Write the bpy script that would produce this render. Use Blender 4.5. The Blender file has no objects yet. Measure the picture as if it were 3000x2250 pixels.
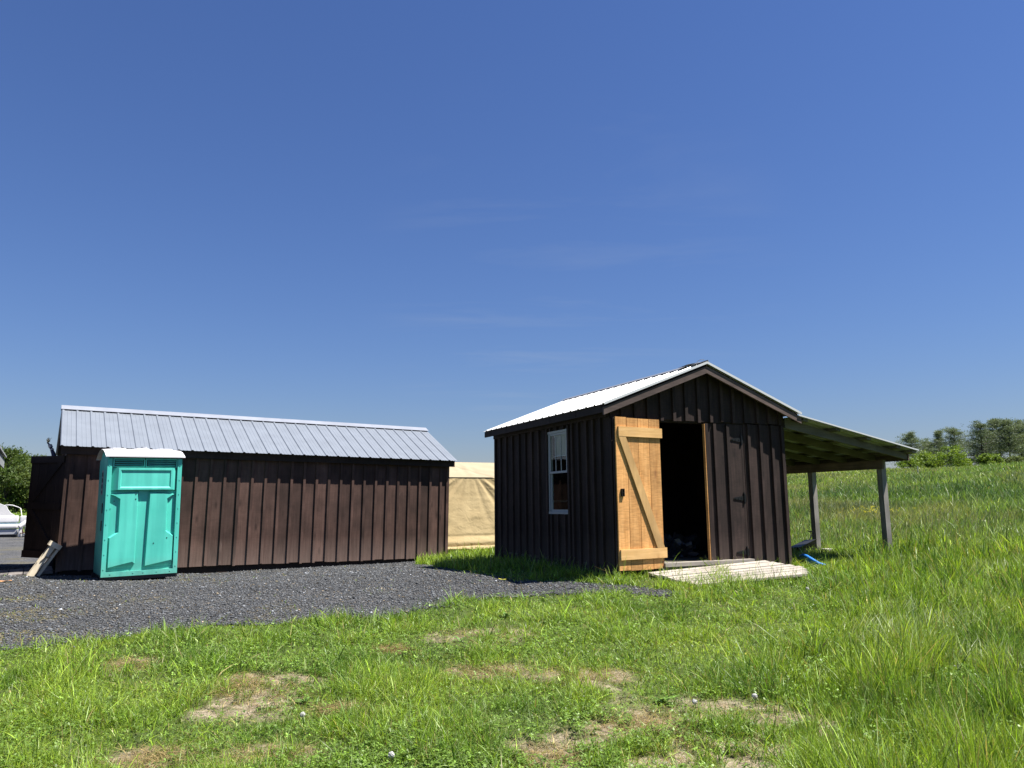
import bpy, bmesh, math, random
import numpy as np
from mathutils import Matrix, Vector
rng = np.random.default_rng(7)
random.seed(7)
C = bpy.context.scene.collection
sc = bpy.context.scene
R = math.radians

# ------------------------------------------------------------------ camera
FPX, PITCH, ROLL = 2220.77, 0.1517, -0.0097          # focal length in photo pixels, tilt up, roll
fwd = np.array([0, math.cos(PITCH), math.sin(PITCH)])
rgt0 = np.array([1.0, 0, 0]); up0 = np.cross(rgt0, fwd)
rgt = math.cos(ROLL) * rgt0 + math.sin(ROLL) * up0
upv = -math.sin(ROLL) * rgt0 + math.cos(ROLL) * up0
cam = bpy.data.cameras.new("camera"); cam_o = bpy.data.objects.new("camera", cam); C.objects.link(cam_o)
cam.sensor_fit = 'HORIZONTAL'; cam.sensor_width = 36.0; cam.lens = 36.0 * FPX / 3000.0
cam.clip_start = 0.05; cam.clip_end = 8000
M = Matrix.Identity(4)
for k in range(3):
    M[k][0] = rgt[k]; M[k][1] = upv[k]; M[k][2] = -fwd[k]
cam_o.matrix_world = M
sc.camera = cam_o

# ------------------------------------------------------------------ light
SUN_EL, SUN_AZ = 63.0, -10.0                          # az measured from +x towards +y
world = bpy.data.worlds.new("World"); sc.world = world; world.use_nodes = True
wn = world.node_tree.nodes; wl = world.node_tree.links
bg = wn["Background"]; bg.inputs[1].default_value = 0.05
sky = wn.new("ShaderNodeTexSky"); sky.sky_type = 'NISHITA'; sky.sun_disc = False
sky.sun_elevation = R(SUN_EL); sky.sun_rotation = R(90 - SUN_AZ)
sky.altitude = 0; sky.air_density = 1.5; sky.dust_density = 0.0; sky.ozone_density = 8.0
tint = wn.new("ShaderNodeMix"); tint.data_type = 'RGBA'; tint.blend_type = 'MULTIPLY'; tint.inputs[0].default_value = 1.0
tint.inputs[7].default_value = (0.764 * .732, 0.833 * .732, 1.172 * .732, 1)      # white balance of the sky
wl.new(sky.outputs[0], tint.inputs[6])
# a few faint cirrus streaks high up (direction projected on a flat layer)
wtc = wn.new("ShaderNodeTexCoord"); wsx = wn.new("ShaderNodeSeparateXYZ"); wl.new(wtc.outputs["Generated"], wsx.inputs[0])
wmx = wn.new("ShaderNodeMath"); wmx.operation = 'MAXIMUM'; wmx.inputs[1].default_value = 0.04; wl.new(wsx.outputs[2], wmx.inputs[0])
wdv = wn.new("ShaderNodeVectorMath"); wdv.operation = 'DIVIDE'; wcz = wn.new("ShaderNodeCombineXYZ")
for k_ in range(3): wl.new(wmx.outputs[0], wcz.inputs[k_])
wl.new(wtc.outputs["Generated"], wdv.inputs[0]); wl.new(wcz.outputs[0], wdv.inputs[1])
wmp = wn.new("ShaderNodeMapping"); wmp.inputs["Scale"].default_value = (0.55, 1.5, 1); wmp.inputs["Rotation"].default_value = (0, 0, 0.5); wmp.inputs["Location"].default_value = (2.3, 0.4, 0); wl.new(wdv.outputs[0], wmp.inputs[0])
wnz = wn.new("ShaderNodeTexNoise"); wnz.inputs["Scale"].default_value = 1.1; wnz.inputs["Detail"].default_value = 7; wnz.inputs["Roughness"].default_value = 0.55; wnz.inputs["Distortion"].default_value = 0.5; wl.new(wmp.outputs[0], wnz.inputs["Vector"])
wrp = wn.new("ShaderNodeValToRGB"); wrp.color_ramp.elements[0].position = 0.52; wrp.color_ramp.elements[0].color = (0, 0, 0, 1); wrp.color_ramp.elements[1].position = 0.80; wrp.color_ramp.elements[1].color = (0.15, 0.15, 0.15, 1); wl.new(wnz.outputs[0], wrp.inputs[0])
wdt = wn.new("ShaderNodeVectorMath"); wdt.operation = 'DOT_PRODUCT'; wl.new(wtc.outputs["Generated"], wdt.inputs[0])
_wd = rgt * ((1680 - 1500) / FPX) - upv * ((820 - 1125) / FPX) + fwd; _wd /= np.linalg.norm(_wd); wdt.inputs[1].default_value = tuple(_wd)
wr2 = wn.new("ShaderNodeMapRange"); wr2.interpolation_type = 'SMOOTHSTEP'; wr2.inputs[1].default_value = 0.955; wr2.inputs[2].default_value = 0.996; wl.new(wdt.outputs["Value"], wr2.inputs[0])
wml = wn.new("ShaderNodeMath"); wml.operation = 'MULTIPLY'; wl.new(wrp.outputs[0], wml.inputs[0]); wl.new(wr2.outputs[0], wml.inputs[1])
cir = wn.new("ShaderNodeMix"); cir.data_type = 'RGBA'; wl.new(wml.outputs[0], cir.inputs[0]); wl.new(tint.outputs[2], cir.inputs[6]); cir.inputs[7].default_value = (4.2, 4.6, 5.2, 1); wl.new(cir.outputs[2], bg.inputs[0])
sun = bpy.data.lights.new("sun", 'SUN'); sun_o = bpy.data.objects.new("sun", sun); C.objects.link(sun_o)
sun.energy = 5.0; sun.angle = R(0.5); sun.color = (1.0, 0.955, 0.88)
S = Vector((math.cos(R(SUN_AZ)) * math.cos(R(SUN_EL)), math.sin(R(SUN_AZ)) * math.cos(R(SUN_EL)), math.sin(R(SUN_EL))))
sun_o.rotation_euler = S.to_track_quat('Z', 'Y').to_euler()
sc.view_settings.view_transform = 'Standard'; sc.view_settings.look = 'None'
sc.view_settings.exposure = 1.25; sc.view_settings.gamma = 1.0
sc.cycles.max_bounces = 6; sc.cycles.diffuse_bounces = 1; sc.cycles.transparent_max_bounces = 6

# ------------------------------------------------------------------ helpers
def tag(o, label=None, cat=None, group=None, kind=None):
    if label: o["label"] = label
    if cat: o["category"] = cat
    if group: o["group"] = group
    if kind: o["kind"] = kind
    return o

def empty(name, loc=(0, 0, 0), rz=0.0, mat=None, label=None, cat=None, group=None):
    o = bpy.data.objects.new(name, None); C.objects.link(o); o.empty_display_size = 0.2
    if mat is not None: o.matrix_world = mat
    else: o.location = loc; o.rotation_euler = (0, 0, rz)
    return tag(o, label, cat, group)

def link(name, me, parent=None, loc=None, rz=None):
    o = bpy.data.objects.new(name, me); C.objects.link(o)
    if parent: o.parent = parent
    if loc is not None: o.location = loc
    if rz is not None: o.rotation_euler = (0, 0, rz)
    return o

def frame(o, yaw, lean=0.0, leanv=0.0):
    u = np.array([math.cos(yaw), math.sin(yaw), math.sin(lean)]); u /= np.linalg.norm(u)
    v = np.array([-math.sin(yaw), math.cos(yaw), math.sin(leanv)]); v -= u * (v @ u); v /= np.linalg.norm(v)
    w = np.cross(u, v)
    m = Matrix.Identity(4)
    for k in range(3):
        m[k][0] = u[k]; m[k][1] = v[k]; m[k][2] = w[k]; m[k][3] = o[k]
    return m

class MB:
    """collects solids (with a random tint per solid) and builds ONE mesh"""
    def __init__(s): s.v = []; s.f = []; s.c = []; s.m = []; s.mi = 0
    def add(s, vs, fs, tint=None):
        n = len(s.v); t = random.random() if tint is None else tint
        s.v += [tuple(p) for p in vs]; s.c += [t] * len(vs)
        for f in fs: s.f.append([n + i for i in f]); s.m.append(s.mi)
        return s
    def hexa(s, p, tint=None):          # p: 8 corners, bottom ring then top ring
        return s.add(p, [(3, 2, 1, 0), (4, 5, 6, 7), (0, 1, 5, 4), (1, 2, 6, 5), (2, 3, 7, 6), (3, 0, 4, 7)], tint)
    def box(s, a, b, tint=None):
        x0, y0, z0 = a; x1, y1, z1 = b
        return s.hexa([(x0, y0, z0), (x1, y0, z0), (x1, y1, z0), (x0, y1, z0), (x0, y0, z1), (x1, y0, z1), (x1, y1, z1), (x0, y1, z1)], tint)
    def cbox(s, a, b, ch, tint=None):   # box with chamfered edges along all three axes
        bm = bmesh.new(); bmesh.ops.create_cube(bm, size=1.0)
        for q in bm.verts: q.co = Vector([a[k] + (q.co[k] + .5) * (b[k] - a[k]) for k in range(3)])
        bmesh.ops.bevel(bm, geom=list(bm.edges), offset=ch, segments=3, affect='EDGES', profile=0.6)
        return s.bm(bm, tint)
    def bm(s, bm, tint=None, mat=None):
        bm.verts.index_update()
        vs = [(mat @ q.co) if mat else q.co.copy() for q in bm.verts]
        s.add(vs, [[q.index for q in f.verts] for f in bm.faces], tint); bm.free(); return s
    def bar(s, p, q, w, h, up=(0, 0, 1), tint=None):   # rectangular bar from p to q
        p, q = Vector(p), Vector(q); d = (q - p).normalized(); up = Vector(up)
        a = d.cross(up)
        if a.length < 1e-4: a = d.cross(Vector((1, 0, 0)))
        a.normalize(); b = a.cross(d)
        r = lambda o: [o - a * w / 2 - b * h / 2, o + a * w / 2 - b * h / 2, o + a * w / 2 + b * h / 2, o - a * w / 2 + b * h / 2]
        return s.hexa(r(p) + r(q), tint)
    def tube(s, pts, rad, n=8, tint=None, cap=True):
        pts = [Vector(p) for p in pts]
        rad = rad if hasattr(rad, '__len__') else [rad] * len(pts)
        vs = []; fs = []
        for i, p in enumerate(pts):
            d = (pts[min(i + 1, len(pts) - 1)] - pts[max(i - 1, 0)]).normalized()
            a = d.cross(Vector((0, 0, 1)));
            if a.length < 0.05: a = d.cross(Vector((1, 0, 0)))
            a.normalize(); b = a.cross(d)
            for k in range(n):
                t = 2 * math.pi * k / n
                vs.append(p + (a * math.cos(t) + b * math.sin(t)) * rad[i])
        for i in range(len(pts) - 1):
            for k in range(n):
                fs.append((i * n + k, i * n + (k + 1) % n, (i + 1) * n + (k + 1) % n, (i + 1) * n + k))
        if cap:
            fs.append(tuple(range(n))[::-1]); fs.append(tuple((len(pts) - 1) * n + k for k in range(n)))
        return s.add(vs, fs, tint)
    def extr(s, poly, axis, a, b, inset=None, tint=None):
        """prism of a 2-D polygon between a and b along axis; inset polygon at b if given"""
        def P(q, t):
            l = [q[0], q[1]]; l.insert(axis, t); return tuple(l)
        n = len(poly); top = inset or poly
        return s.add([P(q, a) for q in poly] + [P(q, b) for q in top],
                     [tuple(range(n))[::-1], tuple(range(n, 2 * n))] + [(i, (i + 1) % n, n + (i + 1) % n, n + i) for i in range(n)], tint)
    def build(s, name, mats, parent=None, smooth=False, loc=None, rz=None, angle=None):
        me = bpy.data.meshes.new(name); me.from_pydata([tuple(p) for p in s.v], [], s.f); me.update()
        mats = mats if isinstance(mats, (list, tuple)) else [mats]
        for m in mats: me.materials.append(m)
        me.polygons.foreach_set("material_index", s.m)
        at = me.attributes.new("tint", 'FLOAT', 'POINT'); at.data.foreach_set("value", s.c)
        bm = bmesh.new(); bm.from_mesh(me); bmesh.ops.recalc_face_normals(bm, faces=bm.faces); bm.to_mesh(me); bm.free()
        if smooth:
            me.polygons.foreach_set("use_smooth", [True] * len(me.polygons))
            try: me.set_sharp_from_angle(angle=R(angle or 40))
            except Exception: pass
        return link(name, me, parent, loc, rz)

def fast_mesh(name, verts, quads, tris, col=None, mats=()):
    """numpy mesh: quads (n,4), tris (m,3), col (nv,3)"""
    me = bpy.data.meshes.new(name)
    nq, nt = len(quads), len(tris)
    me.vertices.add(len(verts)); me.vertices.foreach_set("co", np.asarray(verts, np.float32).ravel())
    loops = np.concatenate([np.asarray(quads, np.int32).ravel(), np.asarray(tris, np.int32).ravel()])
    me.loops.add(len(loops)); me.loops.foreach_set("vertex_index", loops)
    me.polygons.add(nq + nt)
    start = np.concatenate([np.arange(nq) * 4, nq * 4 + np.arange(nt) * 3]).astype(np.int32)
    me.polygons.foreach_set("loop_start", start)
    me.update(calc_edges=True)
    if col is not None:
        a = me.attributes.new("col", 'FLOAT_COLOR', 'POINT')
        a.data.foreach_set("color", np.c_[col, np.ones(len(col))].astype(np.float32).ravel())
    for m in mats: me.materials.append(m)
    return me

# value noise --------------------------------------------------------------
_L = np.random.default_rng(3).random((256, 256))
def vn(x, y, s=1.0, o=0):
    x = np.asarray(x, float) / s + 1000.3 + 17.7 * o; y = np.asarray(y, float) / s + 1000.7 + 9.1 * o
    xi = np.floor(x).astype(int); yi = np.floor(y).astype(int); fx = x - xi; fy = y - yi
    fx = fx * fx * (3 - 2 * fx); fy = fy * fy * (3 - 2 * fy)
    g = lambda a, b: _L[a & 255, b & 255]
    return (g(xi, yi) * (1 - fx) + g(xi + 1, yi) * fx) * (1 - fy) + (g(xi, yi + 1) * (1 - fx) + g(xi + 1, yi + 1) * fx) * fy
def fbm(x, y, s, o=0, n=4):
    t = 0; a = .5
    for k in range(n): t = t + a * vn(x, y, s / 2 ** k, o + k); a *= .5
    return t / (1 - .5 ** n)
def ss(a, b, x):
    t = np.clip((np.asarray(x, float) - a) / (b - a), 0, 1); return t * t * (3 - 2 * t)

# ------------------------------------------------------------------ materials
def mat(name):
    m = bpy.data.materials.new(name); m.use_nodes = True
    nt = m.node_tree; return m, nt.nodes, nt.links, nt.nodes["Principled BSDF"]
def N(ns, t, **kw):
    n = ns.new(t)
    for k, v in kw.items():
        if k.startswith('_'): setattr(n, k[1:], v)
        else: n.inputs[k.replace('__', ' ')].default_value = v
    return n
def ramp(ns, ls, fac, stops):
    r = ns.new("ShaderNodeValToRGB")
    els = r.color_ramp.elements
    while len(els) < len(stops): els.new(0.5)
    for e, (p, c) in zip(els, stops):
        e.position = p; e.color = (*c, 1) if len(c) == 3 else c
    ls.new(fac, r.inputs[0]); return r
def mixc(ns, ls, fac, a, b, mode='MIX'):
    m = ns.new("ShaderNodeMix"); m.data_type = 'RGBA'; m.blend_type = mode
    for s, v in ((0, fac), (6, a), (7, b)):
        if isinstance(v, bpy.types.NodeSocket): ls.new(v, m.inputs[s])
        else: m.inputs[s].default_value = v if s == 0 else (*v, 1)
    return m.outputs[2]
def bump(ns, ls, h, p, st=0.3, d=0.01):
    b = ns.new("ShaderNodeBump"); b.inputs["Strength"].default_value = st; b.inputs["Distance"].default_value = d
    ls.new(h, b.inputs["Height"]); ls.new(b.outputs[0], p.inputs["Normal"])

def plain(name, col, rough=0.6, metal=0.0, var=0.12, scale=30, bmp=0.1, spec=0.5):
    m, ns, ls, p = mat(name)
    tc = N(ns, "ShaderNodeTexCoord"); nz = N(ns, "ShaderNodeTexNoise", Scale=scale, Detail=6)
    ls.new(tc.outputs["Object"], nz.inputs["Vector"])
    r = ramp(ns, ls, nz.outputs[0], [(0.3, tuple(c * (1 - var) for c in col)), (0.7, tuple(min(1, c * (1 + var)) for c in col))])
    ls.new(r.outputs[0], p.inputs["Base Color"]); p.inputs["Roughness"].default_value = rough
    p.inputs["Metallic"].default_value = metal; p.inputs["Specular IOR Level"].default_value = spec
    if bmp: bump(ns, ls, nz.outputs[0], p, bmp, 0.004)
    return m

def wood(name, dark, light, grain=(26, 26, 1.6), knots=0.6, tintvar=0.35, rough=0.8, wear=None, saw=0.0, knotcol=None, blot=0.35, spec=0.25):
    """boards running along object z"""
    m, ns, ls, p = mat(name)
    tc = N(ns, "ShaderNodeTexCoord"); at = N(ns, "ShaderNodeAttribute", _attribute_name="tint")
    off = N(ns, "ShaderNodeVectorMath", _operation='MULTIPLY_ADD'); off.inputs[1].default_value = (1, 1, 1)
    cmb = N(ns, "ShaderNodeCombineXYZ"); ls.new(at.outputs["Fac"], cmb.inputs[2])
    sc_ = N(ns, "ShaderNodeVectorMath", _operation='SCALE'); sc_.inputs["Scale"].default_value = 37.0; ls.new(cmb.outputs[0], sc_.inputs[0])
    ls.new(tc.outputs["Object"], off.inputs[0]); ls.new(sc_.outputs[0], off.inputs[2])
    mp = N(ns, "ShaderNodeMapping"); mp.inputs["Scale"].default_value = grain; ls.new(off.outputs[0], mp.inputs[0])
    g = N(ns, "ShaderNodeTexNoise", Scale=1.0, Detail=8, Roughness=0.65, Distortion=0.4); ls.new(mp.outputs[0], g.inputs["Vector"])
    col = ramp(ns, ls, g.outputs[0], [(0.25, dark), (0.75, light)]).outputs[0]
    bl = N(ns, "ShaderNodeTexNoise", Scale=2.3, Detail=4); ls.new(off.outputs[0], bl.inputs["Vector"])
    blr = ramp(ns, ls, bl.outputs[0], [(0.3, (1 - blot,) * 3), (0.7, (1 + blot * 0.6,) * 3)])
    col = mixc(ns, ls, 1.0, col, blr.outputs[0], 'MULTIPLY')
    tr = ramp(ns, ls, at.outputs["Fac"], [(0.0, (1 - tintvar,) * 3), (1.0, (1 + tintvar * 0.5, 1 + tintvar * 0.45, 1 + tintvar * 0.4))])
    col = mixc(ns, ls, 1.0, col, tr.outputs[0], 'MULTIPLY')
    if knots:
        mk = N(ns, "ShaderNodeMapping"); mk.inputs["Scale"].default_value = (5, 5, 1.7); ls.new(off.outputs[0], mk.inputs[0])
        vo = N(ns, "ShaderNodeTexVoronoi", Scale=1.0); ls.new(mk.outputs[0], vo.inputs["Vector"])
        kr = ramp(ns, ls, vo.outputs["Distance"], [(0.05, (1, 1, 1)), (0.14, (0.25, 0.25, 0.25)), (0.2, (0, 0, 0))])
        kf = N(ns, "ShaderNodeMath", _operation='MULTIPLY'); kf.inputs[1].default_value = knots; ls.new(kr.outputs[0], kf.inputs[0])
        col = mixc(ns, ls, kf.outputs[0], col, knotcol or tuple(c * 0.35 for c in dark))
    if saw:
        ms = N(ns, "ShaderNodeMapping"); ms.inputs["Scale"].default_value = (9, 9, 60); ms.inputs["Rotation"].default_value = (0.12, 0.14, 0); ls.new(off.outputs[0], ms.inputs[0])
        sw = N(ns, "ShaderNodeTexNoise", Scale=1.0, Detail=2, Distortion=0.6); ls.new(ms.outputs[0], sw.inputs["Vector"])
        sr = ramp(ns, ls, sw.outputs[0], [(0.35, (1 - saw,) * 3), (0.62, (1 + saw * .6,) * 3)])
        col = mixc(ns, ls, 1.0, col, sr.outputs[0], 'MULTIPLY')
    if wear:   # weathered, washed-out foot of the boards (splash and mud)
        sp = N(ns, "ShaderNodeSeparateXYZ"); ls.new(tc.outputs["Object"], sp.inputs[0])
        mr = N(ns, "ShaderNodeMapRange"); mr.inputs[1].default_value = 0.0; mr.inputs[2].default_value = 0.50; mr.inputs[3].default_value = 1.0; mr.inputs[4].default_value = 0.0
        ls.new(sp.outputs[2], mr.inputs[0])
        mu = N(ns, "ShaderNodeMath", _operation='MULTIPLY'); ls.new(mr.outputs[0], mu.inputs[0]); ls.new(g.outputs[0], mu.inputs[1])
        col = mixc(ns, ls, mu.outputs[0], col, wear)
        # rubbed pale scuffs
        mf = N(ns, "ShaderNodeMapping"); mf.inputs["Scale"].default_value = (3.2, 3.2, 1.3); ls.new(off.outputs[0], mf.inputs[0])
        sf = N(ns, "ShaderNodeTexNoise", Scale=1.0, Detail=5, Roughness=.6); ls.new(mf.outputs[0], sf.inputs["Vector"])
        fr = ramp(ns, ls, sf.outputs[0], [(0.66, (0, 0, 0)), (0.8, (0.55,) * 3)])
        col = mixc(ns, ls, fr.outputs[0], col, wear)
    ls.new(col, p.inputs["Base Color"]); p.inputs["Roughness"].default_value = rough; p.inputs["Specular IOR Level"].default_value = spec
    bump(ns, ls, g.outputs[0], p, 0.35, 0.004)
    return m

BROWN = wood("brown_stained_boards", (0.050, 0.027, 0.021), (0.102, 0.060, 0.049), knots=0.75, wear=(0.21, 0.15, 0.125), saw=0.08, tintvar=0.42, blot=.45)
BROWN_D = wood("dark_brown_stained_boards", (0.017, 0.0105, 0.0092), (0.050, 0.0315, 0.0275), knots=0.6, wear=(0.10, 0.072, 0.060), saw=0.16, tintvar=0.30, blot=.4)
BROWN_H = wood("brown_stained_trim", (0.075, 0.054, 0.048), (0.135, 0.098, 0.088), grain=(3, 26, 26), knots=0.4, tintvar=0.2)
DARKW = wood("shade_toned_boards", (0.018, 0.0115, 0.010), (0.036, 0.024, 0.021), knots=0.4, tintvar=0.25)  # brown boards with the shade of door and eaves put into the colour
PINE = wood("fresh_pine_boards", (0.47, 0.215, 0.062), (0.74, 0.405, 0.155), knots=0.85, saw=0.16, knotcol=(0.13, 0.045, 0.02), tintvar=0.2, blot=0.22)
PINE_H = wood("fresh_pine_rail", (0.56, 0.32, 0.11), (0.80, 0.51, 0.23), grain=(2, 2, 26), knots=0.5, knotcol=(0.16, 0.06, 0.025), tintvar=0.15, blot=0.2, saw=0.0)
GREYW = wood("weathered_grey_post", (0.19, 0.175, 0.16), (0.34, 0.32, 0.295), knots=0.4, tintvar=0.15)
RAFT = wood("rough_rafter_wood", (0.095, 0.088, 0.066), (0.185, 0.172, 0.135), grain=(2, 26, 26), knots=0.4, tintvar=0.25)
BEAMW = wood("rough_beam_wood", (0.11, 0.078, 0.058), (0.23, 0.17, 0.13), grain=(26, 2, 26), knots=0.4, tintvar=0.25)
DECKW = wood("sun_bleached_deck_boards", (0.27, 0.24, 0.205), (0.44, 0.40, 0.35), grain=(2.0, 26, 26), knots=0.25, tintvar=0.2, blot=.2)
RAMPW = wood("dark_ramp_boards", (0.12, 0.11, 0.105), (0.22, 0.20, 0.19), grain=(26, 2, 26), knots=0.2, tintvar=0.3)
LADW = wood("paint_worn_ladder_wood", (0.52, 0.44, 0.31), (0.78, 0.70, 0.55), knots=0.2, tintvar=0.15)

def roofmetal(name, col, rough, spec=0.5, streak=0.10, metal=0.0):
    m, ns, ls, p = mat(name)
    tc = N(ns, "ShaderNodeTexCoord"); mp = N(ns, "ShaderNodeMapping"); mp.inputs["Scale"].default_value = (3, 3, 3)
    ls.new(tc.outputs["Object"], mp.inputs[0])
    nz = N(ns, "ShaderNodeTexNoise", Scale=1.2, Detail=6); ls.new(mp.outputs[0], nz.inputs["Vector"])
    r = ramp(ns, ls, nz.outputs[0], [(0.3, tuple(c * (1 - streak) for c in col)), (0.7, tuple(min(1, c * (1 + streak)) for c in col))])
    ls.new(r.outputs[0], p.inputs["Base Color"]); p.inputs["Roughness"].default_value = rough
    p.inputs["Specular IOR Level"].default_value = spec; p.inputs["Metallic"].default_value = metal
    return m
ROOF_L = roofmetal("blue_grey_ribbed_roof", (0.172, 0.192, 0.222), 0.42, streak=.07)
CAP_L = roofmetal("pale_ridge_cap", (0.235, 0.25, 0.285), 0.4)
ROOF_R = roofmetal("white_ribbed_roof", (0.52, 0.52, 0.52), 0.35)
EDGEW = plain("white_edge_trim", (.55, .56, .57), .4, bmp=0, var=.02)
DARKM = plain("black_iron", (0.015, 0.015, 0.016), 0.5, 0.6, spec=.5)
WHITEV = plain("white_vinyl", (0.30, 0.31, 0.32), 0.45, var=.03, bmp=0)
BLIND = plain("white_blind", (0.62, 0.62, 0.61), 0.6, var=.03, bmp=0)
def glassmat():
    m, ns, ls, p = mat("window_glass")
    tr = N(ns, "ShaderNodeBsdfTransparent"); tr.inputs[0].default_value = (.82, .88, .88, 1); gl = N(ns, "ShaderNodeBsdfGlossy"); gl.inputs["Roughness"].default_value = .03
    mx = N(ns, "ShaderNodeMixShader"); mx.inputs[0].default_value = .05
    ls.new(tr.outputs[0], mx.inputs[1]); ls.new(gl.outputs[0], mx.inputs[2]); ls.new(mx.outputs[0], ns["Material Output"].inputs["Surface"])
    return m
GLASS = glassmat()
def tealmat():
    m, ns, ls, p = mat("teal_plastic")
    tc = N(ns, "ShaderNodeTexCoord"); nz = N(ns, "ShaderNodeTexNoise", Scale=1.6, Detail=5); ls.new(tc.outputs["Object"], nz.inputs["Vector"])
    r = ramp(ns, ls, nz.outputs[0], [(0.3, (0.064, 0.470, 0.375)), (0.7, (0.095, 0.545, 0.445))])
    n2 = N(ns, "ShaderNodeTexNoise", Scale=22, Detail=6, Roughness=.7); ls.new(tc.outputs["Object"], n2.inputs["Vector"])
    sr = ramp(ns, ls, n2.outputs[0], [(0.66, (0, 0, 0)), (0.76, (0.25,) * 3)])
    c = mixc(ns, ls, sr.outputs[0], r.outputs[0], (0.14, 0.54, 0.46))
    sx = N(ns, "ShaderNodeSeparateXYZ"); ls.new(tc.outputs["Object"], sx.inputs[0])
    mr = N(ns, "ShaderNodeMapRange"); mr.inputs[1].default_value = 0.0; mr.inputs[2].default_value = 0.30; mr.inputs[3].default_value = 0.75; mr.inputs[4].default_value = 0.0; ls.new(sx.outputs[2], mr.inputs[0])
    mu = N(ns, "ShaderNodeMath", _operation='MULTIPLY'); ls.new(mr.outputs[0], mu.inputs[0]); ls.new(n2.outputs[0], mu.inputs[1])
    c = mixc(ns, ls, mu.outputs[0], c, (0.16, 0.20, 0.16))
    ms = N(ns, "ShaderNodeMapping"); ms.inputs["Scale"].default_value = (9, 9, .7); ls.new(tc.outputs["Object"], ms.inputs[0])
    n4 = N(ns, "ShaderNodeTexNoise", Scale=1.0, Detail=6); ls.new(ms.outputs[0], n4.inputs["Vector"])
    r4 = ramp(ns, ls, n4.outputs[0], [(0.40, (0.86, 0.88, 0.90)), (0.62, (1.05, 1.05, 1.05))]); c = mixc(ns, ls, 1.0, c, r4.outputs[0], 'MULTIPLY')
    ls.new(c, p.inputs["Base Color"]); p.inputs["Roughness"].default_value = 0.48; p.inputs["Specular IOR Level"].default_value = 0.35
    bump(ns, ls, nz.outputs[0], p, 0.25, 0.02)
    return m
TEAL = tealmat()
WHITEP = plain("white_plastic_roof", (0.56, 0.55, 0.56), 0.5, var=.04, scale=3, bmp=.05)
BLACKP = plain("black_plastic", (0.012, 0.012, 0.013), 0.5)
STICK = plain("grey_sticker", (0.30, 0.33, 0.36), 0.5, bmp=0)
STICKD = plain("dark_print", (0.02, 0.025, 0.03), 0.5, bmp=0)
VINYLW = plain("white_marine_vinyl", (0.55, 0.54, 0.54), 0.4, var=.04, scale=5, bmp=.05)
GREYP = plain("grey_moulded_base", (0.36, 0.37, 0.40), 0.5)
BLUEP = plain("bright_blue_plastic", (0.03, 0.19, 0.60), 0.35)
NAVY = plain("navy_cloth", (0.02, 0.03, 0.07), 0.8)
STRAW = plain("straw", (0.42, 0.36, 0.20), 0.8)
GREYF = plain("grey_painted_trim", (0.30, 0.31, 0.33), 0.6)
STONE = plain("pale_concrete", (0.40, 0.38, 0.34), 0.9, bmp=.4)
TARPD = plain("black_tarp", (0.03, 0.032, 0.036), 0.35, bmp=0.2, scale=8)

def canvasmat():
    m, ns, ls, p = mat("tan_canvas")
    tc = N(ns, "ShaderNodeTexCoord"); nz = N(ns, "ShaderNodeTexNoise", Scale=2.2, Detail=7); ls.new(tc.outputs["Object"], nz.inputs["Vector"])
    r = ramp(ns, ls, nz.outputs[0], [(0.3, (0.335, 0.255, 0.135)), (0.7, (0.385, 0.30, 0.165))])
    ls.new(r.outputs[0], p.inputs["Base Color"]); p.inputs["Roughness"].default_value = 0.9; p.inputs["Specular IOR Level"].default_value = .15
    n2 = N(ns, "ShaderNodeTexNoise", Scale=9, Detail=5, Distortion=1.0); ls.new(tc.outputs["Object"], n2.inputs["Vector"])
    bump(ns, ls, n2.outputs[0], p, 0.35, 0.03)
    return m
CANVAS = canvasmat()
def canvas_roof():
    m = CANVAS.copy(); m.name = "pale_canvas_roof"
    for n in m.node_tree.nodes:
        if n.type == 'VALTORGB':
            n.color_ramp.elements[0].color = (0.30, 0.25, 0.165, 1); n.color_ramp.elements[1].color = (0.35, 0.295, 0.20, 1)
    return m
CANVASR = canvas_roof()

def foliage(name, transl=0.35, rough=0.55, tcol=1.6, spec=0.25):
    m, ns, ls, p = mat(name)
    at = N(ns, "ShaderNodeAttribute", _attribute_name="col")
    ls.new(at.outputs["Color"], p.inputs["Base Color"]); p.inputs["Roughness"].default_value = rough; p.inputs["Specular IOR Level"].default_value = spec
    tb = N(ns, "ShaderNodeBsdfTranslucent")
    tcn = mixc(ns, ls, 1.0, at.outputs["Color"], (tcol * 1.05, tcol, tcol * 0.5), 'MULTIPLY'); ls.new(tcn, tb.inputs[0])
    mx = N(ns, "ShaderNodeMixShader"); mx.inputs[0].default_value = transl
    ls.new(p.outputs[0], mx.inputs[1]); ls.new(tb.outputs[0], mx.inputs[2])
    ls.new(mx.outputs[0], ns["Material Output"].inputs["Surface"])
    return m
GRASS = foliage("grass_blades", 0.32, rough=.45, spec=.35)
LEAF = foliage("tree_leaves", 0.30)
NEEDLE = foliage("pine_needles", 0.25)
BARK = plain("bark", (0.055, 0.045, 0.036), 0.9, bmp=.5, scale=12)

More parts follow.
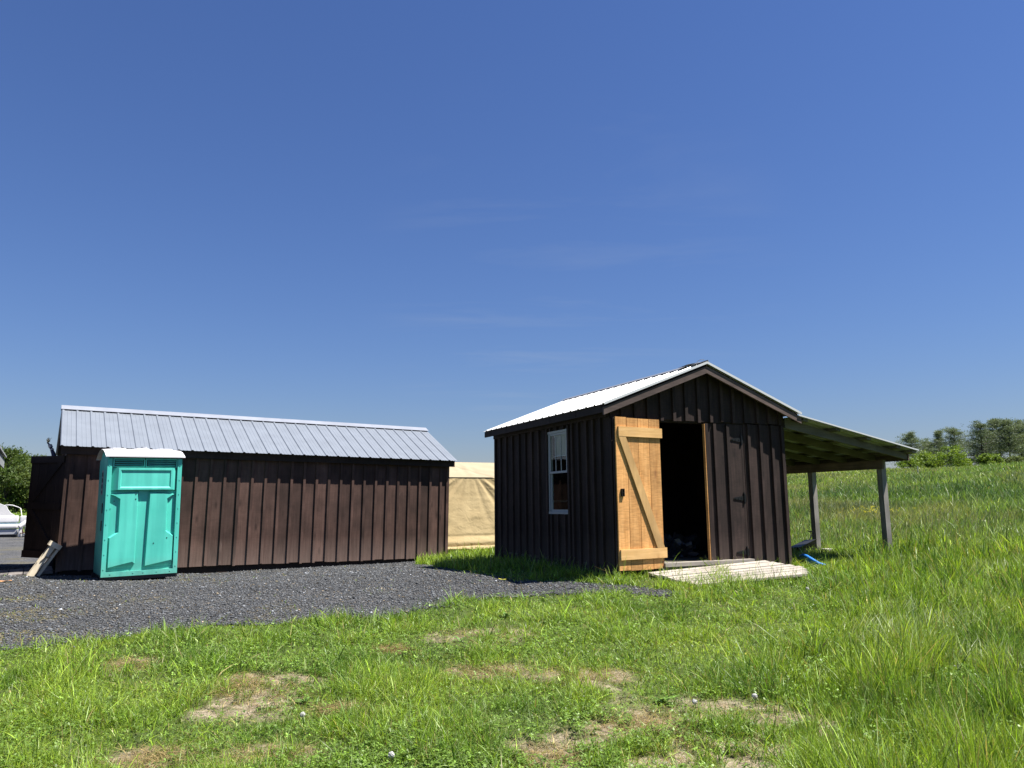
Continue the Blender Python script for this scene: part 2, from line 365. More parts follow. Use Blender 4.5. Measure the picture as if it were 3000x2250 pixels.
# ------------------------------------------------------------------ ground shape
CP = np.array([  # x, y, z relative to the lens
    (-12, -8, -1.5), (12, -8, -1.2), (0, 0, -1.52), (-3.0, 4.4, -1.44), (0, 4.4, -1.42), (2.8, 4.4, -1.40), (5, 4, -1.30), (-6, 5, -1.42),
    (-4.4, 6.9, -1.28), (0.5, 7.5, -1.22), (4.2, 7.2, -1.24), (-1.8, 8.3, -1.20), (7, 9, -1.12),
    (-9, 9, -1.30), (-6.3, 11.9, -1.185), (-7.9, 12.7, -1.165), (-6.6, 13.55, -1.27), (-3.0, 15.8, -1.30), (1.3, 10.0, -1.05), (2.4, 10.2, -1.02), (4.2, 11.3, -1.07), (-0.3, 13.7, -1.13), (2.5, 15, -1.05),
    (-1.5, 16.9, -1.27), (-4.7, 14.75, -1.285), (6.2, 12.8, -0.985), (5.6, 14.2, -0.985), (9, 13.5, -0.78),
    (0, 19, -1.22), (-3, 19.5, -1.25), (-19, 29.5, -1.22), (-12, 20, -1.23), (-30, 50, -1.05), (-45, 75, -0.6), (-60, 100, -0.15), (-40, 30, -1.2), (-30, 10, -1.4),
    (5, 30, -0.75), (0, 50, -0.6), (0, 100, 0.6), (16, 30, 0.20), (24, 45, 1.10), (32, 60, 2.0), (43, 80, 3.05), (51, 95, 3.70), (64, 95, 4.35), (52, 80, 3.6), (27, 40, 1.25), (20, 25, 0.40),
    (30, 90, 3.5), (37, 92, 3.95), (20, 60, 1.4), (45, 60, 2.6), (90, 95, 5.2), (75, 140, 3.6), (100, 140, 4.4), (40, 140, 2.4), (40, 10, 0.4), (60, 40, 2.4),
    (0, 180, 0.4), (-100, 180, -0.2), (120, 260, 2), (-200, 300, -0.6), (300, 300, 1), (0, 400, -0.5), (-300, -200, -2), (300, -200, -1), (0, -300, -2), (-400, 100, -0.8), (400, 50, 0.5)], float)
_d = np.hypot(CP[:, 0], CP[:, 1]); CP[:, 2] -= np.where((CP[:, 0] > 10) & (CP[:, 1] > 20), .62 * np.clip(_d / 100, 0, 1.6), 0)
_c = 3.0
def _phi(d2): return np.sqrt(d2 + _c * _c)
_A = _phi(((CP[:, None, :2] - CP[None, :, :2]) ** 2).sum(-1)) - 0.02 * np.eye(len(CP))
_W = np.linalg.solve(np.block([[_A, np.ones((len(CP), 1))], [np.ones((1, len(CP))), np.zeros((1, 1))]]), np.r_[CP[:, 2], 0])
def gz(x, y):
    x = np.asarray(x, float); y = np.asarray(y, float); sh = x.shape
    q = np.c_[x.ravel(), y.ravel()]
    out = np.empty(len(q))
    for i in range(0, len(q), 60000):
        b = q[i:i + 60000]
        d2 = (b[:, None, 0] - CP[None, :, 0]) ** 2 + (b[:, None, 1] - CP[None, :, 1]) ** 2
        out[i:i + 60000] = _phi(d2) @ _W[:-1] + _W[-1]
    r = np.hypot(q[:, 0], q[:, 1])
    out = np.where(r > 380, out * np.clip(1 - (r - 380) / 600, 0, 1) - 2.0 * np.clip((r - 380) / 600, 0, 1), out)
    out += (fbm(q[:, 0], q[:, 1], 0.9, 5) - .5) * 0.05 * (1 - ss(20, 60, r)) + (fbm(q[:, 0], q[:, 1], 14, 8) - .5) * 0.5 * ss(25, 60, r)
    return out.reshape(sh)
def g1(x, y): return float(gz(np.array([x]), np.array([y]))[0])
def ray(px, py): return rgt * ((px - 1500) / FPX) - upv * ((py - 1125) / FPX) + fwd
def at(px, py, Y):          # world point seen at photo pixel px,py at depth Y
    d = ray(px, py); return d * (Y / d[1])
def gpx(px, py, far=140.0): # ground point under photo pixel
    d = ray(px, py); d = d / d[1]
    t = np.geomspace(2.5, far, 900); P = d[None] * t[:, None]
    below = P[:, 2] < gz(P[:, 0], P[:, 1])
    i = int(np.argmax(below)) if below.any() else len(t) - 1
    return np.array([P[i, 0], P[i, 1], float(gz(P[i:i + 1, 0], P[i:i + 1, 1])[0])])

RM = frame((1.3032, 10.107, -.9643), .4263, -.002, -.0037)      # small shed
LM = frame((-7.6752, 13.0594, -1.1118), .5589, -.0151, .0076)   # long shed
TM = frame((-6.345, 11.96, -1.119), .6089, .0065, 0) @ Matrix.Scale(.973, 4)              # toilet
def rp(u, v, w=0): return RM @ Vector((u, v, w))
def lp(u, v, w=0): return LM @ Vector((u, v, w))

# gravel outline in photo pixels -> ground polygon
gpix = [(-260, 1935), (0, 1912), (150, 1893), (300, 1882), (450, 1862), (600, 1840), (720, 1833), (850, 1826), (1000, 1818), (1120, 1806), (1230, 1786), (1320, 1768), (1450, 1756), (1600, 1747), (1720, 1744), (1850, 1747), (1945, 1748), (1975, 1737),
        (1900, 1727), (1820, 1716), (1720, 1711), (1600, 1708), (1500, 1697), (1420, 1686), (1350, 1674), (1290, 1664), (1225, 1650)]
GPOLY = [tuple(gpx(*p)[:2]) for p in gpix]
GPOLY += [tuple(lp(6.6, -0.15)[:2]), tuple(lp(6.6, .3)[:2]), tuple(lp(0, .3)[:2]), tuple(lp(-0.1, 3.2)[:2]), (-11.5, 22), (-17, 33.5), (-45, 34), (-40, 6)]
GP = np.array(GPOLY)
def inpoly(x, y, poly):
    x = np.asarray(x); y = np.asarray(y); ins = np.zeros(x.shape, bool); n = len(poly)
    for i in range(n):
        x0, y0 = poly[i]; x1, y1 = poly[(i + 1) % n]
        c = ((y0 > y) != (y1 > y)) & (x < (x1 - x0) * (y - y0) / (y1 - y0 + 1e-12) + x0); ins ^= c
    return ins
def pdist(x, y, poly):
    d = np.full(np.shape(x), 1e9); n = len(poly)
    for i in range(n):
        a = np.array(poly[i]); b = np.array(poly[(i + 1) % n]); ab = b - a; L2 = ab @ ab + 1e-12
        t = np.clip(((x - a[0]) * ab[0] + (y - a[1]) * ab[1]) / L2, 0, 1)
        d = np.minimum(d, np.hypot(x - a[0] - t * ab[0], y - a[1] - t * ab[1]))
    return d
def gsd(x, y):              # signed distance to gravel edge (inside negative), with a ragged edge
    d = pdist(x, y, GP); d = np.where(inpoly(x, y, GP), -d, d)
    return d + (fbm(x, y, 0.6, 21) - .5) * 0.42 + (fbm(x, y, .14, 25, 2) - .5) * .16

# bare soil patches (photo px centre, px half width, px half height)
patches = [(790, 2040, 170, 52), (690, 2010, 70, 22), (1430, 1972, 120, 24), (1720, 1985, 140, 24), (370, 1955, 80, 18), (1420, 1868, 150, 24), (1150, 1905, 45, 10),
           (2190, 2105, 300, 62), (2010, 2190, 330, 72), (1890, 2130, 120, 40), (440, 2230, 90, 30), (1620, 2225, 140, 36), (760, 2225, 150, 34), (1000, 2085, 70, 16)]
PT = []
for (a, b, w, h) in patches:
    c = gpx(a, b); e = gpx(a + w, b); f = gpx(a, b - h); PT.append((c[0], c[1], abs(e[0] - c[0]), abs(f[1] - c[1])))
def patch(x, y):
    m = np.zeros(np.shape(x))
    nz = fbm(x, y, 0.35, 31)
    for (a, b, w, h) in PT:
        q = np.sqrt(((x - a) / w) ** 2 + ((y - b) / h) ** 2)
        m = np.maximum(m, 1 - ss(0.55, 1.45, q + (nz - .5) * 2.0))
    return m * (.25 + .75 * ss(.36, .58, fbm(x, y, .13, 35)))

# ---- ground sheet (polar grid round the camera, fine in front)
ang = np.concatenate([np.linspace(-45, 45, 330), np.linspace(45, 315, 140)[1:-1]])
rad = np.concatenate([[0.0], np.geomspace(0.8, 3.2, 14)[:-1], np.geomspace(3.2, 40, 230)[:-1], np.geomspace(40, 2600, 90)])
A_, R_ = np.meshgrid(np.radians(ang), rad[1:])
gx = np.r_[0, (R_ * np.sin(A_)).ravel()]; gy = np.r_[0, (R_ * np.cos(A_)).ravel()]
gzv = gz(gx, gy)
na, nr = len(ang), len(rad) - 1
i0 = 1 + np.arange(nr - 1)[:, None] * na + np.arange(na)[None]; i1 = 1 + np.arange(nr - 1)[:, None] * na + (np.arange(na)[None] + 1) % na
quads = np.stack([i0, i1, i1 + na, i0 + na], -1).reshape(-1, 4)[:, ::-1]
tris = np.stack([np.zeros(na, int), 1 + (np.arange(na) + 1) % na, 1 + np.arange(na)], -1)[:, ::-1]
pm = patch(gx, gy)
rr = np.hypot(gx, gy)
gcol = np.c_[pm, ss(9, 40, rr), np.zeros_like(pm)]
def groundmat():
    m, ns, ls, p = mat("soil_and_turf")
    at_ = N(ns, "ShaderNodeAttribute", _attribute_name="col"); sp = N(ns, "ShaderNodeSeparateColor"); ls.new(at_.outputs["Color"], sp.inputs[0])
    tc = N(ns, "ShaderNodeTexCoord")
    n1 = N(ns, "ShaderNodeTexNoise", Scale=14, Detail=8, Roughness=.7); ls.new(tc.outputs["Object"], n1.inputs["Vector"])
    n2 = N(ns, "ShaderNodeTexNoise", Scale=0.16, Detail=8, Roughness=.65); ls.new(tc.outputs["Object"], n2.inputs["Vector"])
    n3 = N(ns, "ShaderNodeTexNoise", Scale=60, Detail=4, Roughness=.8); ls.new(tc.outputs["Object"], n3.inputs["Vector"])
    turf = ramp(ns, ls, n1.outputs[0], [(0.3, (0.028, 0.045, 0.011)), (0.55, (0.065, 0.088, 0.024)), (0.78, (0.13, 0.125, 0.05))])
    soil = ramp(ns, ls, n1.outputs[0], [(0.28, (0.085, 0.068, 0.045)), (0.5, (0.26, 0.215, 0.15)), (0.72, (0.42, 0.36, 0.26))])
    sp2 = ramp(ns, ls, n3.outputs[0], [(0.38, (0.35,) * 3), (0.58, (1.15,) * 3)])
    soilc = mixc(ns, ls, 1.0, soil.outputs[0], sp2.outputs[0], 'MULTIPLY')
    c = mixc(ns, ls, sp.outputs[0], turf.outputs[0], soilc)
    far = ramp(ns, ls, n2.outputs[0], [(0.3, (0.075, 0.12, 0.024)), (0.5, (0.115, 0.165, 0.036)), (0.7, (0.17, 0.19, 0.065))])
    c = mixc(ns, ls, sp.outputs[1], c, far.outputs[0])
    ls.new(c, p.inputs["Base Color"]); p.inputs["Roughness"].default_value = 0.95; p.inputs["Specular IOR Level"].default_value = .1
    bump(ns, ls, n1.outputs[0], p, 0.6, 0.03)
    return m
gm = fast_mesh("ground", np.c_[gx, gy, gzv], quads, tris, gcol, [groundmat()])
gm.polygons.foreach_set("use_smooth", [True] * len(gm.polygons))
tag(link("ground", gm), kind="structure")

# ---- gravel yard: a sheet following the ground, cut by the ragged outline
def gravelmat():
    m, ns, ls, p = mat("dark_crushed_gravel")
    tc = N(ns, "ShaderNodeTexCoord"); at_ = N(ns, "ShaderNodeAttribute", _attribute_name="col"); sp = N(ns, "ShaderNodeSeparateColor"); ls.new(at_.outputs["Color"], sp.inputs[0])
    v = N(ns, "ShaderNodeTexVoronoi", Scale=48); ls.new(tc.outputs["Object"], v.inputs["Vector"])
    r = ramp(ns, ls, v.outputs["Color"], [(0.15, (0.036, 0.037, 0.040)), (0.55, (0.084, 0.085, 0.090)), (0.9, (0.14, 0.14, 0.142))])
    n2 = N(ns, "ShaderNodeTexNoise", Scale=0.9, Detail=7); ls.new(tc.outputs["Object"], n2.inputs["Vector"])
    n2r = ramp(ns, ls, n2.outputs[0], [(0.3, (0.75,) * 3), (0.7, (1.25, 1.22, 1.15))])
    c = mixc(ns, ls, 1.0, r.outputs[0], n2r.outputs[0], 'MULTIPLY')
    c = mixc(ns, ls, sp.outputs[0], c, (0.13, 0.115, 0.06))
    ls.new(c, p.inputs["Base Color"]); p.inputs["Roughness"].default_value = 0.85; p.inputs["Specular IOR Level"].default_value = .25
    bump(ns, ls, v.outputs["Distance"], p, 0.9, 0.02)
    return m
GRAV = gravelmat()
st = 0.09
xs = np.arange(-13, 3.2, st); ys = np.arange(5.5, 24, st)
X, Y = np.meshgrid(xs, ys); keep = gsd(X, Y) < 0.0
def cells(X, Y, keep, off):
    ny, nx = X.shape; idx = np.full(X.shape, -1); k4 = keep[:-1, :-1] & keep[1:, :-1] & keep[:-1, 1:] & keep[1:, 1:]
    use = np.zeros(X.shape, bool); use[:-1, :-1] |= k4; use[1:, :-1] |= k4; use[:-1, 1:] |= k4; use[1:, 1:] |= k4
    idx[use] = np.arange(use.sum()); x, y = X[use], Y[use]
    j, i = np.nonzero(k4)
    q = np.stack([idx[j, i], idx[j, i + 1], idx[j + 1, i + 1], idx[j + 1, i]], -1)
    return np.c_[x, y, gz(x, y) + off], q
gv1, gq1 = cells(X, Y, keep, 0.012)
xs2 = np.arange(-46, -12.6, .5); ys2 = np.arange(5.5, 34.5, .5); X2, Y2 = np.meshgrid(xs2, ys2)
gv2, gq2 = cells(X2, Y2, gsd(X2, Y2) < 0, 0.008)
xs3 = np.arange(-20, -10, .5); ys3 = np.arange(23.5, 34.5, .5); X3, Y3 = np.meshgrid(xs3, ys3)
gv3, gq3 = cells(X3, Y3, gsd(X3, Y3) < 0, 0.010)
gv = np.r_[gv1, gv2, gv3]; gq = np.r_[gq1, gq2 + len(gv1), gq3 + len(gv1) + len(gv2)]
GW = [tuple(gpx(a, b)[:2]) + (w,) for a, b, w in ((20, 1800, .35), (90, 1812, .3), (30, 1865, .3), (110, 1872, .22), (420, 1706, .28), (520, 1702, .2), (60, 1760, .25), (640, 1705, .2))]
def weedy(x, y):
    m = np.zeros(np.shape(x))
    for a, b, w in GW: m = np.maximum(m, 1 - ss(.3, 1.2, np.hypot((x - a) / (w * 1.5), (y - b) / w) + (fbm(x, y, .25, 46) - .5) * 1.2))
    return np.maximum(m, weedy0(x, y) * .6)
weedy0 = lambda x, y: ss(0.60, 0.72, fbm(x, y, 0.8, 44)) * 0.7 * ss(-3.5, -1.0, gsd(x, y) * 1.0 + (x < -3) * 1.5)
gvc = np.c_[weedy(gv[:, 0], gv[:, 1]), np.zeros(len(gv)), np.zeros(len(gv))]
gme = fast_mesh("gravel_yard", gv, gq, np.zeros((0, 3), int), gvc, [GRAV]); gme.polygons.foreach_set("use_smooth", [True] * len(gme.polygons))
tag(link("gravel_yard", gme), kind="structure")

# loose stones on it
def scatter_stones(n):
    r = 6.0 * (19 / 6.0) ** rng.random(n); a = np.radians(rng.uniform(-38, 16, n)); x = r * np.sin(a); y = r * np.cos(a)
    k = gsd(x, y) < rng.exponential(.045, len(x)) - .01; x, y, r = x[k], y[k], r[k]; n = len(x)
    s = rng.lognormal(math.log(.0058), .42, n) * (0.8 + r * 0.035); flat = rng.uniform(.35, .8, n); el = rng.uniform(1, 1.9, n); rot = rng.uniform(0, 6.283, n)
    base = np.array([(1, 0, 0), (0, 1, 0), (-1, 0, 0), (0, -1, 0), (0, 0, 1), (0, 0, -.6)], float)
    V = np.repeat(base[None], n, 0) * (1 + rng.uniform(-.35, .35, (n, 6, 3)))
    V[:, :, 0] += rng.uniform(-.25, .25, (n, 6)); V[:, :, 0] *= el[:, None]; V[:, :, 2] *= flat[:, None]
    tilt = rng.normal(0, .35, n); 
    z2 = V[:, :, 2] * np.cos(tilt)[:, None] - V[:, :, 1] * np.sin(tilt)[:, None]; y2 = V[:, :, 2] * np.sin(tilt)[:, None] + V[:, :, 1] * np.cos(tilt)[:, None]
    V[:, :, 1], V[:, :, 2] = y2, z2
    V *= s[:, None, None]
    cx, sx = np.cos(rot)[:, None], np.sin(rot)[:, None]
    P = np.stack([V[:, :, 0] * cx - V[:, :, 1] * sx + x[:, None], V[:, :, 0] * sx + V[:, :, 1] * cx + y[:, None], V[:, :, 2] + (gz(x, y) + 0.014 + s * 0.15)[:, None]], -1)
    T = np.array([(0, 1, 4), (1, 2, 4), (2, 3, 4), (3, 0, 4), (1, 0, 5), (2, 1, 5), (3, 2, 5), (0, 3, 5)])
    tr = (T[None] + 6 * np.arange(n)[:, None, None]).reshape(-1, 3)
    lum = rng.lognormal(math.log(.076), .42, n); br = rng.random(n) < .008; lum = np.where(br, rng.uniform(.25, .5, n), lum)
    tanv = rng.random(n) < .08
    col = np.stack([lum * np.where(tanv, 1.35, .95), lum * np.where(tanv, 1.1, 1.0), lum * np.where(tanv, .75, 1.06)], -1)
    return P.reshape(-1, 3), tr, np.repeat(col, 6, 0)
def colmat(name, rough=.8, spec=.3):
    m, ns, ls, p = mat(name); a = N(ns, "ShaderNodeAttribute", _attribute_name="col"); ls.new(a.outputs["Color"], p.inputs["Base Color"])
    p.inputs["Roughness"].default_value = rough; p.inputs["Specular IOR Level"].default_value = spec; return m
sv, stt, scol = scatter_stones(290000)
tag(link("gravel_stones", fast_mesh("gravel_stones", sv, np.zeros((0, 4), int), stt, scol, [colmat("gravel_stone")])), kind="stuff")

# ------------------------------------------------------------------ grass
SOLIDS = [[tuple(rp(a, b)[:2]) for a, b in ((0, 0), (3.05, 0), (3.05, 3.9), (0, 3.9))],
          [tuple(lp(a, b)[:2]) for a, b in ((0, 0), (7.32, 0), (7.32, 3.04), (0, 3.04))],
          [(-2.0, 18.25), (2.1, 20.5), (.2, 24), (-3.9, 21.8)]]
def blades(x, y, h, w, col, lean, seg=3, droop=1.0, twist=None, windx=0.0):
    n = len(x); z = gz(x, y) - 0.01
    d = rng.uniform(0, 6.283, n); wd = rng.uniform(0, 6.283, n) if twist is None else twist
    dx, dy = np.cos(d) * lean + windx, np.sin(d) * lean
    ts = np.array([0, .38, .75, 1.0]) if seg == 3 else np.array([0, .5, 1.0])
    ws = np.array([.75, 1.0, .6, 0]) if seg == 3 else np.array([.8, .85, 0])
    rows = []
    for t, k in zip(ts, ws):
        px = x + dx * h * (t * .35 + t * t * .65 * droop); py = y + dy * h * (t * .35 + t * t * .65 * droop)
        pz = z + h * (t - np.clip(lean, 0, 1.4) ** 2 * .35 * t * t * droop)
        if k > 0:
            ox, oy = np.cos(wd) * w * k / 2, np.sin(wd) * w * k / 2
            rows += [np.stack([px - ox, py - oy, pz], -1), np.stack([px + ox, py + oy, pz], -1)]
        else: rows.append(np.stack([px, py, pz], -1))
    V = np.stack(rows, 1); m = V.shape[1]; b = (np.arange(n) * m)[:, None]
    Q = [b + np.array([[2 * i, 2 * i + 1, 2 * i + 3, 2 * i + 2]]) for i in range(len(ts) - 2)]
    T = b + np.array([[m - 3, m - 2, m - 1]])
    return V.reshape(-1, 3), np.concatenate(Q), T, np.repeat(col, m, 0)
def gather(parts):
    V = []; Q = []; T = []; K = []; o = 0
    for v, q, t, c in parts:
        V.append(v); Q.append(q + o); T.append(t + o); K.append(c); o += len(v)
    return np.concatenate(V), np.concatenate(Q), np.concatenate(T), np.concatenate(K)
PAL = np.array([(0.135, 0.225, 0.022), (0.205, 0.300, 0.028), (0.275, 0.355, 0.050), (0.085, 0.160, 0.026), (0.205, 0.270, 0.095)])
DRY = np.array([(0.34, 0.27, 0.12), (0.26, 0.20, 0.09)])
def grasscol(x, y, dry=0.06, s=1.0, o=0):
    n = len(x)
    a = fbm(x, y, 0.8 * s, 61 + o) * .65 + fbm(x, y, 3.0 * s, 67 + o) * .35 + rng.normal(0, .10, n)
    i = np.clip((a - .3) / .4, 0, .999) * 2.99
    lo = i.astype(int); f = (i - lo)[:, None]
    seq = PAL[[3, 0, 1, 2]]
    c = seq[lo] * (1 - f) + seq[np.minimum(lo + 1, 3)] * f
    k = rng.random(n) < .14; c[k] = PAL[4]
    k = rng.random(n) < dry * (0.4 + 1.2 * fbm(x, y, .7, 71 + o)); c[k] = DRY[rng.integers(0, 2, k.sum())]
    k = rng.random(n) < .04; c[k] = np.array([(.36, .42, .17)])
    return c * np.array([[.95, 1.0, .95]]) * rng.lognormal(.0, .36, (n, 1))
def polar(n, r0, r1, a0, a1):
    r = r0 * (r1 / r0) ** rng.random(n); a = np.radians(rng.uniform(a0, a1, n)); return r * np.sin(a), r * np.cos(a), r
def solid(x, y):
    k = np.zeros(len(x), bool)
    for p in SOLIDS: k |= inpoly(x, y, p)
    return k
def tallness(x, y):
    return ss(0.31, 0.48, x / np.maximum(y, .1) + (fbm(x, y, 1.6, 81) - .5) * .22) * ss(0.4, 1.6, x)

parts = []
# short lawn with tufts
x, y, r = polar(900000, 3.3, 15.5, -50, 50)
sd = gsd(x, y); pmk = patch(x, y)
dens = (1 - .90 * pmk ** .8) * (0.42 + 0.75 * ss(.34, .62, fbm(x, y, .22, 91)))
keep = (rng.random(len(x)) < dens) & ((sd > 0) | (rng.random(len(x)) < .30 * np.exp(sd / .08) * (sd > -.4))) & ~solid(x, y)
x, y, r, pmk, sd = x[keep], y[keep], r[keep], pmk[keep], sd[keep]
tl = tallness(x, y)
h = (0.034 + 0.072 * ss(.42, .72, fbm(x, y, .38, 95))) * rng.lognormal(0, .32, len(x)) * (1 - .4 * pmk)
h = h * (1 + tl * 1.2) + ((rng.random(len(x)) < .025) * rng.uniform(.04, .13, len(x)))
sh = np.array([pdist(x, y, SOLIDS[0])]).min(0); h *= 1 + .7 * (1 - ss(.1, .6, sh)) * (sd > .05)
w = np.maximum(.0034, r * .00066) * rng.lognormal(0, .38, len(x)) * (1 + .2 * tl)
parts.append(blades(x, y, h, w, grasscol(x, y, .06), rng.uniform(.1, 1.35, len(x)) * (1 - .5 * tl), 3))
# dead thatch lying flat on the bare patches
ids = rng.integers(0, len(PT), 12000); q = rng.normal(0, .6, (12000, 2))
tx = np.array([PT[i][0] for i in ids]) + q[:, 0] * np.array([PT[i][2] for i in ids]); ty = np.array([PT[i][1] for i in ids]) + q[:, 1] * np.array([PT[i][3] for i in ids])
k = gsd(tx, ty) > 0; tx, ty = tx[k], ty[k]; n = len(tx)
parts.append(blades(tx, ty, rng.uniform(.03, .12, n), rng.uniform(.002, .005, n), DRY[rng.integers(0, 2, n)] * rng.lognormal(-.15, .4, (n, 1)), rng.uniform(1.3, 2.0, n), 3))
# tall stand on the right and round the small shed
x, y, r = polar(470000, 3.3, 15.5, 4, 50)
tl = tallness(x, y); near_ramp = inpoly(x, y, [tuple(rp(a, b)[:2]) for a, b in ((.3, 0), (3.2, 0), (3.4, -1.5), (.2, -1.5))])
clump = ss(.36, .62, fbm(x, y, .5, 99))
keep = (rng.random(len(x)) < np.clip(tl * (.35 + .8 * clump) , 0, 1)) & (gsd(x, y) > .05) & ~solid(x, y) & (patch(x, y) < .5)
x, y, r, tl = x[keep], y[keep], r[keep], tl[keep]
x_ = x; far_ = ss(9.0, 11.0, y); h = (.045 + (.088 - .035 * far_) * tl * ss(.3, .7, fbm(x, y, 1.1, 105) + .1)) * rng.lognormal(0, .30, len(x))
wind = .10 * (fbm(x, y, 1.5, 103) - .35)
parts.append(blades(x, y, h, np.maximum(.0030, r * .00058) * rng.lognormal(0, .4, len(x)), grasscol(x, y, .05, 1.3, 4) * rng.lognormal(0, .2, (len(x), 1)), rng.uniform(.05, .6, len(x)), 3, windx=wind))
# broad pale blades here and there
x, y, r = polar(11000, 3.5, 11, -2, 48); tl = tallness(x, y); cl = fbm(x, y, .6, 107)
keep = (rng.random(len(x)) < ss(.5, .68, cl) * (.15 + tl)) & (gsd(x, y) > .1) & (patch(x, y) < .4) & ~solid(x, y); x, y, r = x[keep], y[keep], r[keep]; n = len(x)
parts.append(blades(x, y, rng.uniform(.10, .21, n), rng.uniform(.005, .009, n), np.array([(.15, .21, .06)]) * rng.uniform(.8, 1.35, (n, 1)), rng.uniform(.3, 1.0, n), 3, droop=1.3))
for (a, b, sx_, sy_) in ((2740, 1850, .45, .5), (2930, 1990, .25, .5), (2840, 1790, .5, .6), (2620, 1900, .3, .4), (2960, 1700, .5, .8)):
    g_ = gpx(a, b); n = 420; x = g_[0] + rng.normal(0, sx_ * .6, n); y = g_[1] + rng.normal(0, sy_ * .6, n)
    parts.append(blades(x, y, rng.uniform(.14, .30, n), rng.uniform(.004, .008, n), np.array([(.30, .36, .17)]) * rng.lognormal(0, .25, (n, 1)), rng.uniform(.2, .8, n), 3, windx=.3))
# weeds up through the ramp, along the shed foot, sparse ones in the gravel
n = 2600; u = rng.uniform(.3, 3.25, n); v = rng.uniform(-1.35, -.03, n); pw = [rp(a, b) for a, b in zip(u, v)]
x = np.array([p[0] for p in pw]); y = np.array([p[1] for p in pw]); k = (rng.random(n) < .16 + .6 * ss(-.6, -1.1, v)); x, y = x[k], y[k]; n = len(x)
parts.append(blades(x, y, rng.lognormal(math.log(.125), .35, n), rng.uniform(.004, .007, n), grasscol(x, y, .1), rng.uniform(.1, .6, n), 3))
OPEN = [tuple(np.array(at(2372, 1648, 11.8))[:2]) + (.42,), tuple(np.array(at(2385, 1655, 11.2))[:2]) + (.38,), tuple(gpx(2362, 1628)[:2]) + (.30,)]
for i_, (v_, q_, t_, c_) in enumerate(parts):
    m_n = 7; nb_ = len(v_) // m_n; B = v_.reshape(nb_, m_n, 3)
    dd = np.min([np.hypot(B[:, 0, 0] - a, B[:, 0, 1] - b) / w for a, b, w in OPEN], axis=0)
    k_ = np.clip(dd * .8, .25, 1)[:, None]; B[:, :, 2] = B[:, :1, 2] + (B[:, :, 2] - B[:, :1, 2]) * k_
    parts[i_] = (B.reshape(-1, 3), q_, t_, c_)
n = 2500; u = np.r_[rng.uniform(-.35, 3.2, 900), rng.normal(-.12, .12, 1600)]; v = np.r_[rng.normal(-.15, .1, 900), rng.uniform(-.1, 4.2, 1600)]
pw = [rp(a, b) for a, b in zip(u, v)]; x = np.array([p[0] for p in pw]); y = np.array([p[1] for p in pw]); k = ~solid(x, y); x, y = x[k], y[k]; n = len(x)
parts.append(blades(x, y, rng.lognormal(math.log(.10), .4, n), rng.uniform(.005, .009, n), grasscol(x, y, .06), rng.uniform(.1, .7, n), 3))
x, y, r = polar(26000, 5.5, 17, -38, 14); k = (gsd(x, y) < 0) & (rng.random(len(x)) < .02 + .75 * weedy(x, y)) & ~solid(x, y); x, y, r = x[k], y[k], r[k]; n = len(x)
k2 = ~inpoly(x, y, [tuple((TM @ Vector(p))[:2]) for p in ((-.1, -.1, 0), (1.2, -.1, 0), (1.2, 1.2, 0), (-.1, 1.2, 0))]); x, y, r = x[k2], y[k2], r[k2]; n = len(x)
parts.append(blades(x, y, rng.uniform(.02, .07, n), np.maximum(.005, r * .0008), grasscol(x, y, .25), rng.uniform(.4, 1.2, n), 3))
# strip between the sheds
x, y, r = polar(26000, 12.0, 19.2, -8, 1); k = (gsd(x, y) > 0) & ~solid(x, y); x, y, r = x[k], y[k], r[k]; n = len(x)
parts.append(blades(x, y, rng.lognormal(math.log(.12), .35, n), r * .0008 * rng.uniform(.7, 1.4, n), grasscol(x, y, .03), rng.uniform(.1, .7, n), 3))
V, Q, T, K = gather(parts)
tag(link("lawn_grass", fast_mesh("lawn_grass", V, Q, T, K, [GRASS])), kind="stuff")

# meadow on the rise
parts = []
x, y, r = polar(410000, 12.5, 118, 3, 51)
k = (gsd(x, y) > 0) & ~solid(x, y) & (rng.random(len(x)) < .45 + .7 * fbm(x, y, 1.6, 111)); x, y, r = x[k], y[k], r[k]; n = len(x)
big = fbm(x, y, 7, 115) * .6 + fbm(x, y * .5, 2.2, 117) * .4
h = (.07 + .06 * ss(14, 24, r) + (.05 + .14 * ss(15, 26, r)) * ss(.35, .65, big)) * rng.lognormal(0, .3, n)
c = grasscol(x, y, .03, 5, 8)
strawy = ss(.50, .66, fbm(x, y * .45, 5.5, 121) * .7 + fbm(x, y, 1.2, 122) * .3)[:, None]
c = c * .74 + np.array([(.030, .036, .026)]); c = c * (1 - strawy * .8) + np.array([(.22, .225, .095)]) * rng.uniform(.8, 1.2, (n, 1)) * strawy * .8
deep = ss(.54, .68, fbm(x, y * .6, 4, 127))[:, None]; c = c * (1 - .45 * deep * np.array([[1.0, .8, .7]]))
parts.append(blades(x, y, h, np.maximum(.006, r * .00075) * np.minimum(rng.lognormal(0, .4, n), 1.7), c, rng.uniform(.1, .8, n), 2, windx=.35 * (fbm(x, y, 4, 131) - .3)))
# seed heads: pale, high stalks
x, y, r = polar(19000, 11, 80, 8, 51); k = (rng.random(len(x)) < ss(.45, .65, fbm(x, y * .5, 4.5, 121))) & (gsd(x, y) > 0) & ~solid(x, y); x, y, r = x[k], y[k], r[k]; n = len(x)
parts.append(blades(x, y, rng.uniform(.7, 1.15, n) * (.20 + .25 * ss(13, 26, r)), np.maximum(.005, r * .0006), np.array([(.26, .25, .12)]) * rng.uniform(.7, 1.2, (n, 1)), rng.uniform(.1, .5, n), 2, windx=.2))
